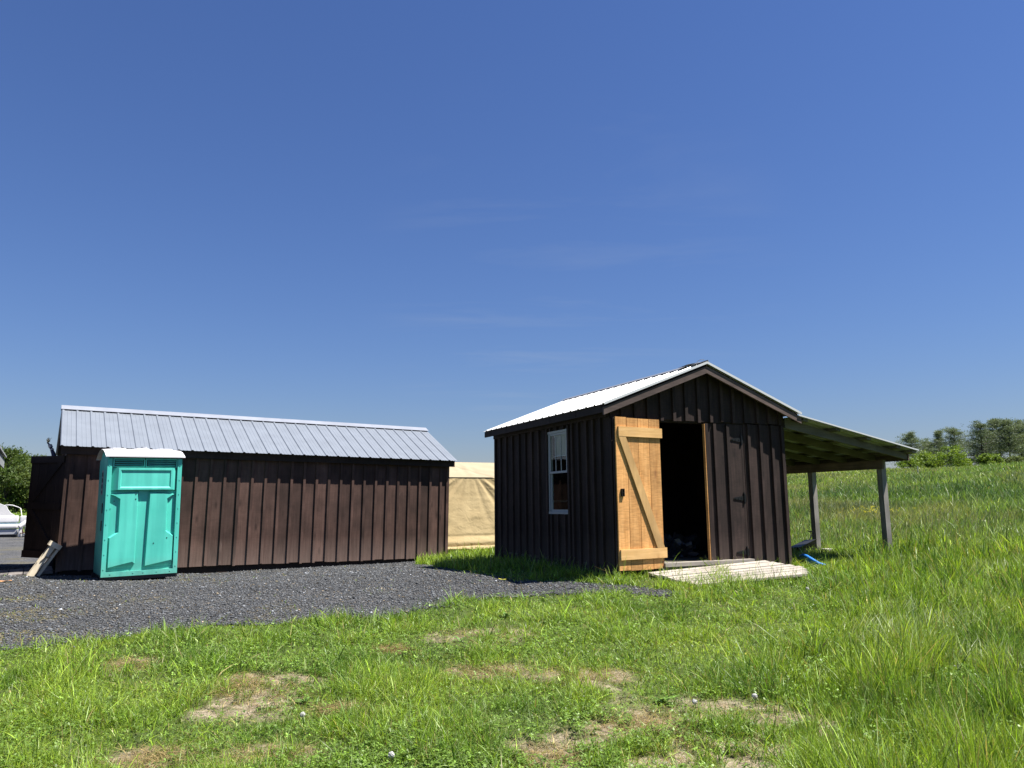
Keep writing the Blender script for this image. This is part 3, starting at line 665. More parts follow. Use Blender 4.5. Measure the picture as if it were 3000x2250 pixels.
# distant field on the left
x, y, r = polar(40000, 30, 105, -50, -24); k = gsd(x, y) > 0; x, y, r = x[k], y[k], r[k]; n = len(x)
parts.append(blades(x, y, rng.uniform(.08, .2, n), r * .001, grasscol(x, y, .02, 6, 3) * .9, rng.uniform(.1, .7, n), 2))
V, Q, T, K = gather(parts)
tag(link("meadow_grass", fast_mesh("meadow_grass", V, Q, T, K, [GRASS])), kind="stuff")

# clover and small round leaves low in the lawn
x, y, r = polar(160000, 3.5, 12, -48, 49); k = (gsd(x, y) > .03) & (rng.random(len(x)) < .16 + .8 * ss(.48, .66, fbm(x, y, .6, 141))) & (patch(x, y) < .6); x, y, r = x[k], y[k], r[k]; n = len(x)
hz = rng.uniform(.02, .075, n) * (1 + 1.2 * tallness(x, y)) + gz(x, y); s = rng.uniform(.005, .011, n); V = []; fan = []
for lf in range(3):
    a = rng.uniform(0, .6, n) + lf * 2.094; tl_ = rng.normal(0, .35, (n, 2))
    pts = [(0, 0), (.9, -.55), (1.6, -.45), (1.75, 0), (1.6, .45), (.9, .55)]
    for (p, q) in pts:
        px = s * (p * np.cos(a) - q * np.sin(a)); py = s * (p * np.sin(a) + q * np.cos(a))
        V.append(np.stack([x + px, y + py, hz + px * tl_[:, 0] + py * tl_[:, 1]], -1))
V = np.stack(V, 1); b = (np.arange(n) * 18)[:, None]
Q = np.concatenate([b + np.array([[6 * l, 6 * l + 1, 6 * l + 2, 6 * l + 3]]) for l in range(3)] + [b + np.array([[6 * l, 6 * l + 3, 6 * l + 4, 6 * l + 5]]) for l in range(3)])
tag(link("clover", fast_mesh("clover", V.reshape(-1, 3), Q, np.zeros((0, 3), int), np.repeat(np.array([(.125, .205, .034)]) * rng.lognormal(0, .34, (n, 1)), 18, 0), [GRASS])), kind="stuff")

# ------------------------------------------------------------------ siding and roofs
def siding(mb, P, cuts, bot, top, battens, th=0.020, bw=0.048, bt=0.033, holes=()):
    """boards between the cuts; P(s,h,n) -> local point, n outward. holes: (s0,s1,h0,h1)"""
    def prism(s0, s1, b0, b1, t0, t1, n0, n1, tint=None):
        mb.hexa([P(s0, b0, n0), P(s1, b1, n0), P(s1, b1, n1), P(s0, b0, n1), P(s0, t0, n0), P(s1, t1, n0), P(s1, t1, n1), P(s0, t0, n1)], tint)
    cs = sorted(set(cuts) | {q for h in holes for q in h[:2]})
    for s0, s1 in zip(cs[:-1], cs[1:]):
        segs = [(bot, None)]; mid = (s0 + s1) / 2; tint = random.random()
        for (a, b, h0, h1) in holes:
            if a < mid < b: segs = [(bot, h0), (h1, None)] if h0 > bot + 1e-6 else [(h1, None)]
        for (lo, hi) in segs:
            jb = random.uniform(-.012, .008) if lo == bot else 0
            prism(s0 + .002, s1 - .002, lo + jb, lo + jb, top(s0) if hi is None else hi, top(s1) if hi is None else hi, -th, 0, tint)
    for s in battens:
        segs = [(bot, None)]
        for (a, b, h0, h1) in holes:
            if a - .01 < s < b + .01: segs = [(bot, h0), (h1, None)] if h0 > bot + 1e-6 else [(h1, None)]
        for (lo, hi) in segs:
            a, b = s - bw / 2, s + bw / 2; jb = random.uniform(-.02, .01) if lo == bot else 0
            prism(a, b, lo + jb, lo + jb, top(a) if hi is None else hi, top(b) if hi is None else hi, .0005, bt)

def corrugated(mb, A, B_, D, ribs, rib_h=0.017, th=0.003, minor=True):
    """sheet: A..B_ is the eave edge (rib pitch runs along it), D the up-slope vector"""
    A, B_, D = Vector(A), Vector(B_), Vector(D); L = (B_ - A).length; e = (B_ - A) / L; nrm = e.cross(D).normalized()
    if nrm.z < 0: nrm = -nrm
    pitch = L / ribs; prof = []
    for k in range(ribs):
        o = k * pitch
        prof += [(o, 0), (o + .013, rib_h), (o + .036, rib_h), (o + .056, 0)]
        if minor:
            for m in (.4, .68): prof += [(o + pitch * m, 0), (o + pitch * m + .006, .0035), (o + pitch * m + .016, .0035), (o + pitch * m + .022, 0)]
    prof.append((L, 0))
    n = len(prof); vs = []
    for (t, off) in ((0, 0), (1, 0), (0, -th), (1, -th)):
        for (s, h) in prof: vs.append(A + e * s + D * t + nrm * (h + off))
    fs = [(i, i + 1, n + i + 1, n + i) for i in range(n - 1)] + [(2 * n + i + 1, 2 * n + i, 3 * n + i, 3 * n + i + 1) for i in range(n - 1)]
    fs += [(i, 2 * n + i, 2 * n + i + 1, i + 1) for i in range(n - 1)] + [(n + i + 1, 3 * n + i + 1, 3 * n + i, n + i) for i in range(n - 1)]
    fs += [(0, n, 3 * n, 2 * n), (n - 1, 3 * n - 1, 4 * n - 1, 2 * n - 1)]
    mb.add(vs, fs)

# ------------------------------------------------------------------ small shed with open door
W, DEP, RO, RE = 3.05, 3.89, .17, .19
EH, RISE = 2.2008, .66
shed = empty("storage_shed", mat=RM, label="dark brown board and batten shed with white roof, lean-to and one door standing open", cat="shed")
slope = RISE / (W / 2 + RE)
roofw = lambda u: EH + RISE - abs(u - W / 2) * slope
DH = 2.03
# front: lower tier, two doors' opening, and gable tier above
f = MB()
PF = lambda s, h, n: (s, -n, h)
low_b = [0.02, .22, .47, .72, 2.345, 2.567, 2.788, 2.965]
siding(f, PF, [0, .22, .47, .737, 2.262, 2.345, 2.567, 2.788, 3.0, W], 0.0, lambda s: DH, low_b, holes=[])
f.f = f.f; front_low = f
# drop the boards that fall in the door opening
mb = MB(); siding(mb, PF, [0, .22, .47, .737], -.0, lambda s: DH, [.02, .22, .47, .70])
siding(mb, PF, [2.264, 2.345, 2.567, 2.788, W], 0.0, lambda s: DH, [2.345, 2.567, 2.788, 2.985])
gb = [.0, .18, .395, .606, .826, 1.039, 1.244, 1.462, 1.679, 1.874, 2.084, 2.298, 2.529, 2.75, 2.95, W]
siding(mb, lambda s, h, n: (s, -n - .004, h), gb, DH + .012, lambda s: roofw(s) - .03, gb[1:-1])
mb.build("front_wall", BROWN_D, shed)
mb = MB()
PL = lambda s, h, n: (-n, s, h)
lb = [.221, .417, .604, .833, 1.02, 1.135, 1.28, 1.50, 1.70, 1.828, 2.113, 2.36, 2.604, 2.857, 3.119, 3.378, 3.63, 3.86]
win = (1.1614, 1.8016, .7539, 2.0018)
siding(mb, PL, [0.0] + lb[:-1] + [DEP], -.03, lambda s: roofw(0) - .02, lb, holes=[win])
mb.box((-.045, 0.02, 2.06), (-.001, DEP, 2.19))
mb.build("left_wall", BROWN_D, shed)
mb = MB()
PR = lambda s, h, n: (W + n, s, h)
siding(mb, PR, [0.0] + lb[:-1] + [DEP], 0.0, lambda s: roofw(0) - .02, lb)
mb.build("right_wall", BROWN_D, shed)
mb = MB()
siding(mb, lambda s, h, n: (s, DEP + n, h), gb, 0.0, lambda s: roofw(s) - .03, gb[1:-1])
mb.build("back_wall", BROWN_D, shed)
# framing inside: jambs, header, studs, shelf
def stud(a, b, nm="wall_stud"):
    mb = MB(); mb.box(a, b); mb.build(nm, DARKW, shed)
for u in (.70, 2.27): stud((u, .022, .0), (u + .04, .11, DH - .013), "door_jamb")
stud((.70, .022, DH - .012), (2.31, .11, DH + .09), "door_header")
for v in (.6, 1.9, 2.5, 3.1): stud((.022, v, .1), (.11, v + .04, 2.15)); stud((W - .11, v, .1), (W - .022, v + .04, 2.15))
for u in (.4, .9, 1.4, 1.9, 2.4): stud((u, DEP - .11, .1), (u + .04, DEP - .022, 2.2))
mb = MB(); mb.box((.7, DEP - .6, .93), (2.7, DEP - .12, .965)); mb.build("shelf", plain("grey_shelf_board", (.30, .27, .23), .8), shed)
mb = MB(); [mb.box((k * .2, .025, .07), (k * .2 + .19, DEP - .03, .105)) for k in range(15)]; mb.build("floor", RAFT, shed)
mb = MB(); mb.box((.74, -.10, .062), (2.26, .02, .112)); mb.box((.74, -.045, .0), (2.26, .0, .06)); mb.build("door_sill", DECKW, shed)
# skids
mb = MB(); [mb.box((u, .05, -.22), (u + .14, DEP - .05, .0)) for u in (.2, 1.4, 2.7)]; mb.build("skid", DARKW, shed)
# roof
mb = MB()
rf0, rf1 = -RO - .015, DEP + RO
up = Vector((W / 2 + RE, 0, RISE))
mb2 = MB(); corrugated(mb2, (-RE, rf0, EH), (-RE, rf1, EH), up, 19); roof = mb2.build("roof", ROOF_R, shed)
mb2 = MB(); corrugated(mb2, (W + RE, rf1, EH), (W + RE, rf0, EH), Vector((-up.x, 0, up.z)), 19); roof2 = mb2.build("roof", ROOF_R, shed)
mb2 = MB()
for sgn in (-1, 1):
    a = Vector((W / 2, 0, EH + RISE + .030)); b = Vector((W / 2 + sgn * .15, 0, EH + RISE + .030 - .15 * slope - .004))
    y0 = .30; mb2.hexa([(a.x, y0, a.z), (b.x, y0, b.z), (b.x, rf1, b.z), (a.x, rf1, a.z), (a.x, y0, a.z + .004), (b.x, y0, b.z + .004), (b.x, rf1, b.z + .004), (a.x, rf1, a.z + .004)])
# torn, lifted front end of the ridge cap
def flap(pts, t=.003): 
    mb2.hexa(pts + [(p[0], p[1], p[2] + t) for p in pts])
zr = EH + RISE
flap([(1.37, .28, zr - .01), (1.53, .30, zr + .034), (1.53, .02, zr + .042), (1.36, .06, zr + .004)])
flap([(1.43, .05, zr + .0), (1.53, .02, zr + .040), (1.55, -.18, zr + .034), (1.46, -.16, zr + .010)])
flap([(1.53, .30, zr + .034), (1.68, .28, zr - .02), (1.74, -.02, zr - .035), (1.53, -.20, zr + .038)])
mb2.tube([(1.46, -.04, zr + .04), (1.50, -.08, zr + .062), (1.53, -.12, zr + .055)], .004, 5)
mb2.build("ridge_cap", plain("tarnished_ridge_metal", (.26, .27, .29), .45, .5), roof)
# rake boards, deck edge
def rake(v0, v1, w_off, hh, name, mt):
    for sgn in (0, 1):
        m_ = MB()
        ua, ub = (-RE, W / 2) if sgn == 0 else (W + RE, W / 2)
        wa, wb = 2.0564 + w_off, 2.7164 + w_off
        m_.hexa([(ua, v0, wa), (ub, v0, wb), (ub, v1, wb), (ua, v1, wa), (ua, v0, wa + hh), (ub, v0, wb + hh), (ub, v1, wb + hh), (ua, v1, wa + hh)])
        m_.build(name, mt, shed)
rake(-RO, -RO + .03, 0, .100, "rake_board", BROWN_H)
m_ = MB()
for v0 in (-.12, .6, 1.4, 2.2, 3.0, 3.7):
    for ua, ub in ((-RE + .02, W / 2), (W + RE - .02, W / 2)):
        wa = roofw(ua) - .004; wb = roofw(ub) - .004; dz = .10 if v0 > 0 else .055
        v1 = v0 + (.04 if v0 > 0 else .05)
        m_.hexa([(ua, v0, wa - dz), (ub, v0, wb - dz), (ub, v1, wb - dz), (ua, v1, wa - dz), (ua, v0, wa), (ub, v0, wb), (ub, v1, wb), (ua, v1, wa)])
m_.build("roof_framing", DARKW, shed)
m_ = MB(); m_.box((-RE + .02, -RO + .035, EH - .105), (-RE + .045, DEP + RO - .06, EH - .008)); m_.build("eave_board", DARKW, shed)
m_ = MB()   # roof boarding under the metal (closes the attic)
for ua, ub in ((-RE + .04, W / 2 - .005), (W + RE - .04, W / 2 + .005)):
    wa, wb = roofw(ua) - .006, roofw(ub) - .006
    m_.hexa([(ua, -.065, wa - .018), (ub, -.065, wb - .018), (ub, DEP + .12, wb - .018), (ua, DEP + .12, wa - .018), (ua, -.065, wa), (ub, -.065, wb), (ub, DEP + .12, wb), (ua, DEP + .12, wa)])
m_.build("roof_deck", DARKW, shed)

for a, b in (((-RE, EH), (W / 2, EH + RISE)), ((W + RE, EH), (W / 2, EH + RISE))):
    m_ = MB(); v0_, v1_ = rf0 - .006, rf0 - .001
    m_.hexa([(a[0], v0_, a[1] - .012), (b[0], v0_, b[1] - .012), (b[0], v1_, b[1] - .012), (a[0], v1_, a[1] - .012), (a[0], v0_, a[1] + .022), (b[0], v0_, b[1] + .022), (b[0], v1_, b[1] + .022), (a[0], v1_, a[1] + .022)])
    m_.build("roof_edge_trim", EDGEW, shed)
# open door leaf
TH = R(8); LW = .785; LH = 1.985
leafm = Matrix.Translation(Vector((.752, -.038, .05))) @ Matrix(((-math.cos(TH), math.sin(TH), 0, 0), (-math.sin(TH), -math.cos(TH), 0, 0), (0, 0, 1, 0), (0, 0, 0, 1)))
m_ = MB()
def lbx(mb, s0, s1, h0, h1, n0, n1, tint=None, sh0=0, sh1=0):
    c = [(s0, n0, h0), (s1, n0, h0 + sh0), (s1, n1, h0 + sh0), (s0, n1, h0), (s0, n0, h1), (s1, n0, h1), (s1, n1, h1), (s0, n1, h1)]
    mb.hexa([leafm @ Vector(q) for q in c], tint)
for k in range(4): lbx(m_, LW * k / 4 + .0035, LW * (k + 1) / 4 - .0035, random.uniform(-.008, .004), LH + random.uniform(-.004, .006), 0, .022)
leaf = m_.build("door", PINE, shed); tag(leaf, "open pine door leaf with its raw orange inner face out")
m_ = MB()
for k in (1, 2, 3): lbx(m_, LW * k / 4 - .022, LW * k / 4 + .022, .0, LH, -.024, -.0005)
lbx(m_, LW - .03, LW + .014, .0, LH, -.024, -.0005)
m_.build("batten", BROWN_D, leaf)
m_ = MB(); lbx(m_, -.02, LW - .035, LH - .255, LH - .125, .0225, .048); m_.build("rail", PINE_H, leaf)
m_ = MB(); lbx(m_, -.03, LW - .015, .135, .265, .0225, .048); m_.build("rail", PINE_H, leaf)
m_ = MB()
c = [(LW - .155, LH - .257), (LW - .035, LH - .257), (.135, .267), (.005, .267)]
m_.add([leafm @ Vector((a, .0225, b)) for a, b in c] + [leafm @ Vector((a, .046, b)) for a, b in c], [(0, 1, 2, 3), (7, 6, 5, 4), (0, 1, 5, 4), (1, 2, 6, 5), (2, 3, 7, 6), (3, 0, 4, 7)])
m_.build("brace", wood("fresh_pine_brace", (0.50, 0.30, 0.115), (0.68, 0.435, 0.19), knots=.2), leaf)
m_ = MB()
for (s0, s1, h0, h1) in ((LW - .105, LW - .095, .945, 1.045), (LW - .068, LW - .058, .945, 1.045), (LW - .0949, LW - .0681, 1.037, 1.045), (LW - .0949, LW - .0681, .988, .996), (LW - .0949, LW - .0681, .945, .953)):
    lbx(m_, s0, s1, h0, h1, .0225, .05)
m_.build("handle", DARKM, leaf)
# closed leaf
m_ = MB(); siding(m_, lambda s, h, n: (s, -n + .002, h), [1.556, 1.73, 1.963, 2.217, 2.258], 0.012, lambda s: DH - .012, [1.585, 1.73, 1.963], bt=.030)
closed = m_.build("door", BROWN_D, shed)
m_ = MB(); m_.box((1.545, -.026, .02), (1.5555, .02, DH - .02)); m_.build("edge", PINE, closed)
for hz_ in (.20, .96, 1.80):
    m_ = MB(); h = hz_
    m_.extr([(2.205, h - .035), (2.03, h - .010), (2.03, h + .010), (2.205, h + .035)], 1, -.008, -.001)
    m_.box((2.205, -.012, h - .085), (2.222, -.001, h + .085)); m_.tube([(2.213, -.012, h - .06), (2.213, -.012, h + .06)], .010, 8)
    for bx in (2.06, 2.11, 2.17): m_.tube([(bx, -.012, h), (bx, -.006, h)], .008, 6)
    m_.box((2.226, -.008, h - .05), (2.25, -.001, h + .05)); m_.build("hinge", DARKM, closed)

# window on the left wall
v0, v1, z0, z1 = win
m_ = MB(); fr = .035
m_.box((-.010, v0, z0), (.05, v0 + fr, z1)); m_.box((-.010, v1 - fr, z0), (.05, v1, z1)); m_.box((-.020, v0, z1 - fr), (.05, v1, z1 - .0005)); m_.box((-.018, v0 + .001, z0 + .0005), (.05, v1 - .001, z0 + fr))
wf = m_.build("window", WHITEV, shed)
mid = z0 + (z1 - z0) * .49
def sash(za, zb, x0, x1, name):
    s = MB(); a, b = v0 + fr + .001, v1 - fr - .001; t = .03
    s.box((x0, a, za), (x1, a + t, zb)); s.box((x0, b - t, za), (x1, b, zb)); s.box((x0, a + t, zb - t), (x1, b - t, zb)); s.box((x0, a + t, za), (x1, b - t, za + t))
    o = s.build(name, WHITEV, wf); return a + t, b - t
a, b = sash(mid - .005, z1 - fr - .001, -.008, .010, "sash"); sash(z0 + fr + .001, mid + .03, .012, .034, "sash")
m_ = MB(); m_.box((.001, a, mid + .02), (.004, b, z1 - fr - .03)); m_.build("pane", GLASS, wf)
m_ = MB(); m_.box((.018, a, z0 + fr + .03), (.022, b, mid)); m_.build("pane", GLASS, wf)
m_ = MB()
for k in (1, 2): q = a + (b - a) * k / 3; m_.box((-.004, q - .009, mid + .02), (.0005, q + .009, z1 - fr - .03))
m_.build("muntin", WHITEV, wf)
m_ = MB(); zb = mid + (z1 - mid) * .43; zz = z1 - fr - .05
while zz > zb:
    t = random.uniform(-.002, .002)
    m_.hexa([(.060, a + .01, zz + .012 + t), (.060, b - .01, zz + .012 - t), (.082, b - .01, zz - .006 - t), (.082, a + .01, zz - .006 + t), (.060, a + .01, zz + .014 + t), (.060, b - .01, zz + .014 - t), (.082, b - .01, zz - .004 - t), (.082, a + .01, zz - .004 + t)]); zz -= .021
m_.box((.055, a + .01, z1 - fr - .05), (.09, b - .01, z1 - fr - .02)); m_.box((.062, a + .01, zb - .02), (.08, b - .01, zb - .005))
m_.build("blind", BLIND, wf)

# lean-to on the right
lu0, lw0, lu1, lw1 = W + .13, 2.170, 5.700, 1.698
lrf = lambda u: lw0 + (u - lu0) * (lw1 - lw0) / (lu1 - lu0)
m_ = MB(); corrugated(m_, (lu1, rf1, lw1), (lu1, rf0, lw1), Vector((lu0 - lu1, 0, lw0 - lw1)), 19, minor=True)
tag(m_.build("lean_to_roof", roofmetal("galvanised_lean_to_roof", (.34, .36, .34), .42), shed))
m_ = MB(); v0_, v1_ = rf0 - .006, rf0 - .001
m_.hexa([(lu0, v0_, lw0 + .0), (lu1, v0_, lw1 + .0), (lu1, v1_, lw1 + .0), (lu0, v1_, lw0 + .0), (lu0, v0_, lw0 + .020), (lu1, v0_, lw1 + .020), (lu1, v1_, lw1 + .020), (lu0, v1_, lw0 + .020)]); m_.build("roof_edge_trim", EDGEW, shed)
m_ = MB(); m_.box((5.657, -.02, 1.55), (5.680, DEP + .1, 1.655)); m_.build("lean_to_fascia", BEAMW, shed)
for k in range(7):
    v = .0 + k * .61
    m_ = MB(); ua, ub = W + .026, 5.655
    ta, tb = lrf(ua) - .045, lrf(ub) - .045
    m_.hexa([(ua, v, ta - .14), (ub, v, tb - .095), (ub, v + .04, tb - .095), (ua, v + .04, ta - .14), (ua, v, ta), (ub, v, tb), (ub, v + .04, tb), (ua, v + .04, ta)])
    m_.build("rafter", RAFT, shed)
for u in (3.30, 3.95, 4.60, 5.25, 5.60):
    m_ = MB(); za, zb_ = lrf(u) - .043, lrf(u + .09) - .043
    m_.hexa([(u, -RO + .02, za), (u + .09, -RO + .02, zb_), (u + .09, DEP + .1, zb_), (u, DEP + .1, za), (u, -RO + .02, za + .036), (u + .09, -RO + .02, zb_ + .036), (u + .09, DEP + .1, zb_ + .036), (u, DEP + .1, za + .036)])
    m_.build("purlin", RAFT, shed)
m_ = MB(); m_.box((5.40, .28, 1.425), (5.44, DEP + .05, 1.572)); m_.build("beam", BEAMW, shed)
for v in (.33, 1.84, 3.35):
    p = rp(5.49, v + .05); g = g1(p[0], p[1]); lo = g - p[2] - .15
    m_ = MB(); m_.box((5.4415, v, lo), (5.545, v + .10, 1.575)); m_.build("post", GREYW, shed)

# things in and round the small shed
def blob(name, mt, mat_, sx, sy, sz, amp, seed, label, cat, sub=4, freq=3.0, flat=.0):
    from mathutils import noise
    bm = bmesh.new(); bmesh.ops.create_icosphere(bm, subdivisions=sub, radius=1.0)
    for q in bm.verts:
        d = q.co.normalized(); k = noise.fractal(d * freq + Vector((seed, 0, 0)), 1.0, 2.0, 4); k2 = abs(noise.noise(d * freq * 2.2 + Vector((0, seed, 0))))
        r_ = 1 + amp * k - amp * .8 * k2
        q.co = Vector((d.x * sx * r_, d.y * sy * r_, max(d.z * sz * r_, flat)))
    m_ = MB().bm(bm); o = m_.build(name, mt); o.matrix_world = mat_; tag(o, label, cat); return o
blob("tarp_bundle", TARPD, RM @ Matrix.Translation((1.75, 1.05, .112)), .42, .32, .30, .55, 3.3, "crumpled black tarp heaped on the floor inside the open shed doorway", "tarp")

# wooden ramp in front of the doors
ramp_o = empty("wooden_platform", mat=RM, label="low platform of sun bleached boards in front of the shed doors", cat="platform")
rends = [2.43, 2.46, 2.49, 2.54, 2.62, 2.55, 2.44, 2.36]
m_ = MB(); nb = 8; vA, vB = -.115, -1.02
def rw(u, v): t = (v - vA) / (vB - vA); return (.015 + (u - .45) * .040) * (1 - t) + (-.075 + (u - .5) * .028) * t
for k in range(nb):
    a0 = vA + (vB - vA) * k / nb - .010; a1 = vA + (vB - vA) * (k + 1) / nb + .010
    ul = .44 + .012 * k + random.uniform(-.015, .015); ur = rends[k] + random.uniform(-.02, .02)
    c = [(ul, a0), (ur, a0), (ur, a1), (ul, a1)]; dz = random.uniform(-.004, .004)
    m_.hexa([(p, q, rw(p, q) - .03 + dz) for p, q in c] + [(p, q, rw(p, q) + dz) for p, q in c])
m_.build("deck_boards", DECKW, ramp_o)
for u in (.55, 1.35, 2.2):
    m_ = MB(); m_.hexa([(u, vB + .03, rw(u, vB) - .13), (u + .045, vB + .03, rw(u, vB) - .13), (u + .045, vA - .02, rw(u, vA) - .16), (u, vA - .02, rw(u, vA) - .16), (u, vB + .03, rw(u, vB) - .034), (u + .045, vB + .03, rw(u + .045, vB) - .034), (u + .045, vA - .02, rw(u + .045, vA) - .034), (u, vA - .02, rw(u, vA) - .034)])
    m_.build("joist", GREYW, ramp_o)

# blue pipe, black tray, concrete block by the lean-to
a = np.array(at(2345, 1634, 12.0)) - np.array([0, 0, .13]); b = np.array(at(2400, 1656, 11.75)) - np.array([0, 0, .07])
m_ = MB(); pa, pb = Vector(a) + Vector((0, 0, .05)), Vector(b) + Vector((0, 0, .05)); side = Vector((.10, .25, 0))
m_.tube([pa + Vector((0, 0, .10)) + side * .3, pa + Vector((.03, -.02, .125)), pa.lerp(pb, .35) + Vector((0, 0, .12)), pa.lerp(pb, .7) + Vector((0, 0, .075)), pb + Vector((0, 0, .04)), pb + Vector((.08, -.04, .02))], [.018, .022, .026, .028, .026, .022], 10)
m_.add([pa.lerp(pb, t) + Vector((0, .0, h)) for t, h in ((.25, .12), (.75, .07), (.8, -.09), (.3, -.05))] + [pa.lerp(pb, t) + Vector((.05, .12, h)) for t, h in ((.25, .06), (.75, .04), (.8, .0), (.3, .0))], [(0, 1, 2, 3), (4, 5, 6, 7), (0, 1, 5, 4), (1, 2, 6, 5), (2, 3, 7, 6), (3, 0, 4, 7)])
tag(m_.build("plastic_sled", BLUEP, smooth=True), "bright blue plastic sled edge lying in the grass beside the shed corner", "sled")
ca = gpx(2362, 1625); cart = empty("garden_cart", tuple(ca), .35, label="small black tipped garden cart in the grass under the lean-to", cat="cart")
m_ = MB(); c = [(-.26, -.04), (.24, -.04), (.20, .18), (-.22, .18)]
m_.hexa([(-.17, -.06, .05), (.15, -.06, .16), (.15, .18, .13), (-.17, .18, .02), (-.20, -.09, .14), (.18, -.09, .27), (.18, .22, .24), (-.20, .22, .11)]); m_.build("tray", BLACKP, cart)
for (x_, y_) in ((-.12, -.03), (.11, -.03), (-.12, .13), (.11, .13)):
    m_ = MB(); m_.tube([(x_, y_, -.03), (x_ * .9, y_, .075 if x_ < 0 else .155)], .014, 6); m_.build("leg", BLACKP, cart)
for sx in (-.10, .08): 
    m_ = MB(); m_.tube([(sx, -.07, .045), (sx, -.035, .045)], .075, 14); m_.build("wheel", BLACKP, cart)
m_ = MB(); m_.tube([(.15, .08, .22), (.21, .08, .33), (.20, .08, .40)], .011, 6); m_.tube([(.20, .02, .40), (.20, .15, .40)], .011, 6); m_.build("handle", BLACKP, cart)
cb = gpx(2424, 1622); m_ = MB(); m_.cbox((-.07, -.06, -.04), (.07, .06, .085), .012); 
tag(m_.build("concrete_block", STONE, loc=tuple(cb), rz=.3), "pale concrete block in the grass at the foot of the lean-to post", "block")
s0 = gpx(2690, 1393, 200); m_ = MB(); m_.tube([(0, 0, -.1), (.01, 0, .75)], .035, 6); tag(m_.build("marker_stake", WHITEV, loc=tuple(s0)), "thin white stake standing in the hillside meadow below the pines", "stake")

# ------------------------------------------------------------------ long shed
LL, LD = 7.32, 3.04
EHL, RISL, LOV, LOE = 2.0915, .832, .138, .185
lshed = empty("long_shed", mat=LM, label="long brown board and batten shed with blue grey ribbed metal roof", cat="shed")
lsl = RISL / (LD / 2 + LOE)
lroof = lambda v: EHL + RISL - abs(v - LD / 2) * lsl
bl = [.071 + .2523 * k for k in range(29)]; bl = [q for q in bl if q < LL - .05] + [LL - .024]
m_ = MB(); siding(m_, PF, [0] + bl[:-1] + [LL], 0.0, lambda s: lroof(0) - .03, bl, bt=.029); m_.build("front_wall", BROWN, lshed)
m_ = MB(); siding(m_, lambda s, h, n: (s, LD + n, h), [0] + bl[:-1] + [LL], 0.0, lambda s: lroof(0) - .03, bl, bt=.029); m_.build("back_wall", BROWN, lshed)
gv_ = [.02 + .25 * k for k in range(13)]
m_ = MB(); siding(m_, lambda s, h, n: (LL + n, s, h), [0] + gv_[1:-1] + [LD], 0.0, lambda s: lroof(s) - .03, gv_, bt=.029); m_.build("right_wall", BROWN, lshed)
m_ = MB(); siding(m_, PL, [0] + gv_[1:-1] + [LD], 0.0, lambda s: lroof(s) - .03, [q for q in gv_ if not .05 < q < 1.9] , bt=.029, holes=[(.06, .94, .2, 1.95)]); m_.build("left_wall", BROWN, lshed)
m_ = MB(); [m_.box((.05, v, -.25), (LL - .05, v + .14, -.002)) for v in (.04, 1.4, LD - .2)]; m_.build("skid", DARKW, lshed)
m_ = MB(); m_.box((.03, .03, .0), (LL - .03, LD - .03, .04)); m_.build("floor", DARKW, lshed)
upl = Vector((0, LD / 2 + LOE, RISL))
m_ = MB(); corrugated(m_, (-LOV, -LOE, EHL), (LL + LOV, -LOE, EHL), upl, 33); lr = m_.build("roof", ROOF_L, lshed)
m_ = MB(); corrugated(m_, (LL + LOV, LD + LOE, EHL), (-LOV, LD + LOE, EHL), Vector((0, -upl.y, upl.z)), 33); m_.build("roof", ROOF_L, lshed)
m_ = MB()
for sgn in (-1, 1):
    a = (LD / 2, EHL + RISL + .035); b = (LD / 2 + sgn * .17, EHL + RISL + .030 - .17 * lsl)
    m_.hexa([(-LOV - .01, a[0], a[1]), (LL + LOV + .01, a[0], a[1]), (LL + LOV + .01, b[0], b[1]), (-LOV - .01, b[0], b[1]), (-LOV - .01, a[0], a[1] + .004), (LL + LOV + .01, a[0], a[1] + .004), (LL + LOV + .01, b[0], b[1] + .004), (-LOV - .01, b[0], b[1] + .004)])
m_.build("ridge_cap", CAP_L, lr)
m_ = MB(); m_.box((-LOV + .02, -LOE + .10, EHL - .130), (LL + LOV - .02, -LOE + .125, EHL + .015)); m_.build("eave_board", DARKW, lshed)
m_ = MB()
for v0_, v1_ in ((-LOE + .13, LD / 2 - .004), (LD + LOE - .05, LD / 2 + .004)):
    wa, wb = lroof(v0_) - .008, lroof(v1_) - .008
    m_.hexa([(-LOV + .03, v0_, wa - .05), (LL + LOV - .03, v0_, wa - .05), (LL + LOV - .03, v1_, wb - .05), (-LOV + .03, v1_, wb - .05), (-LOV + .03, v0_, wa), (LL + LOV - .03, v0_, wa), (LL + LOV - .03, v1_, wb), (-LOV + .03, v1_, wb)])
m_.build("roof_deck", DARKW, lshed)
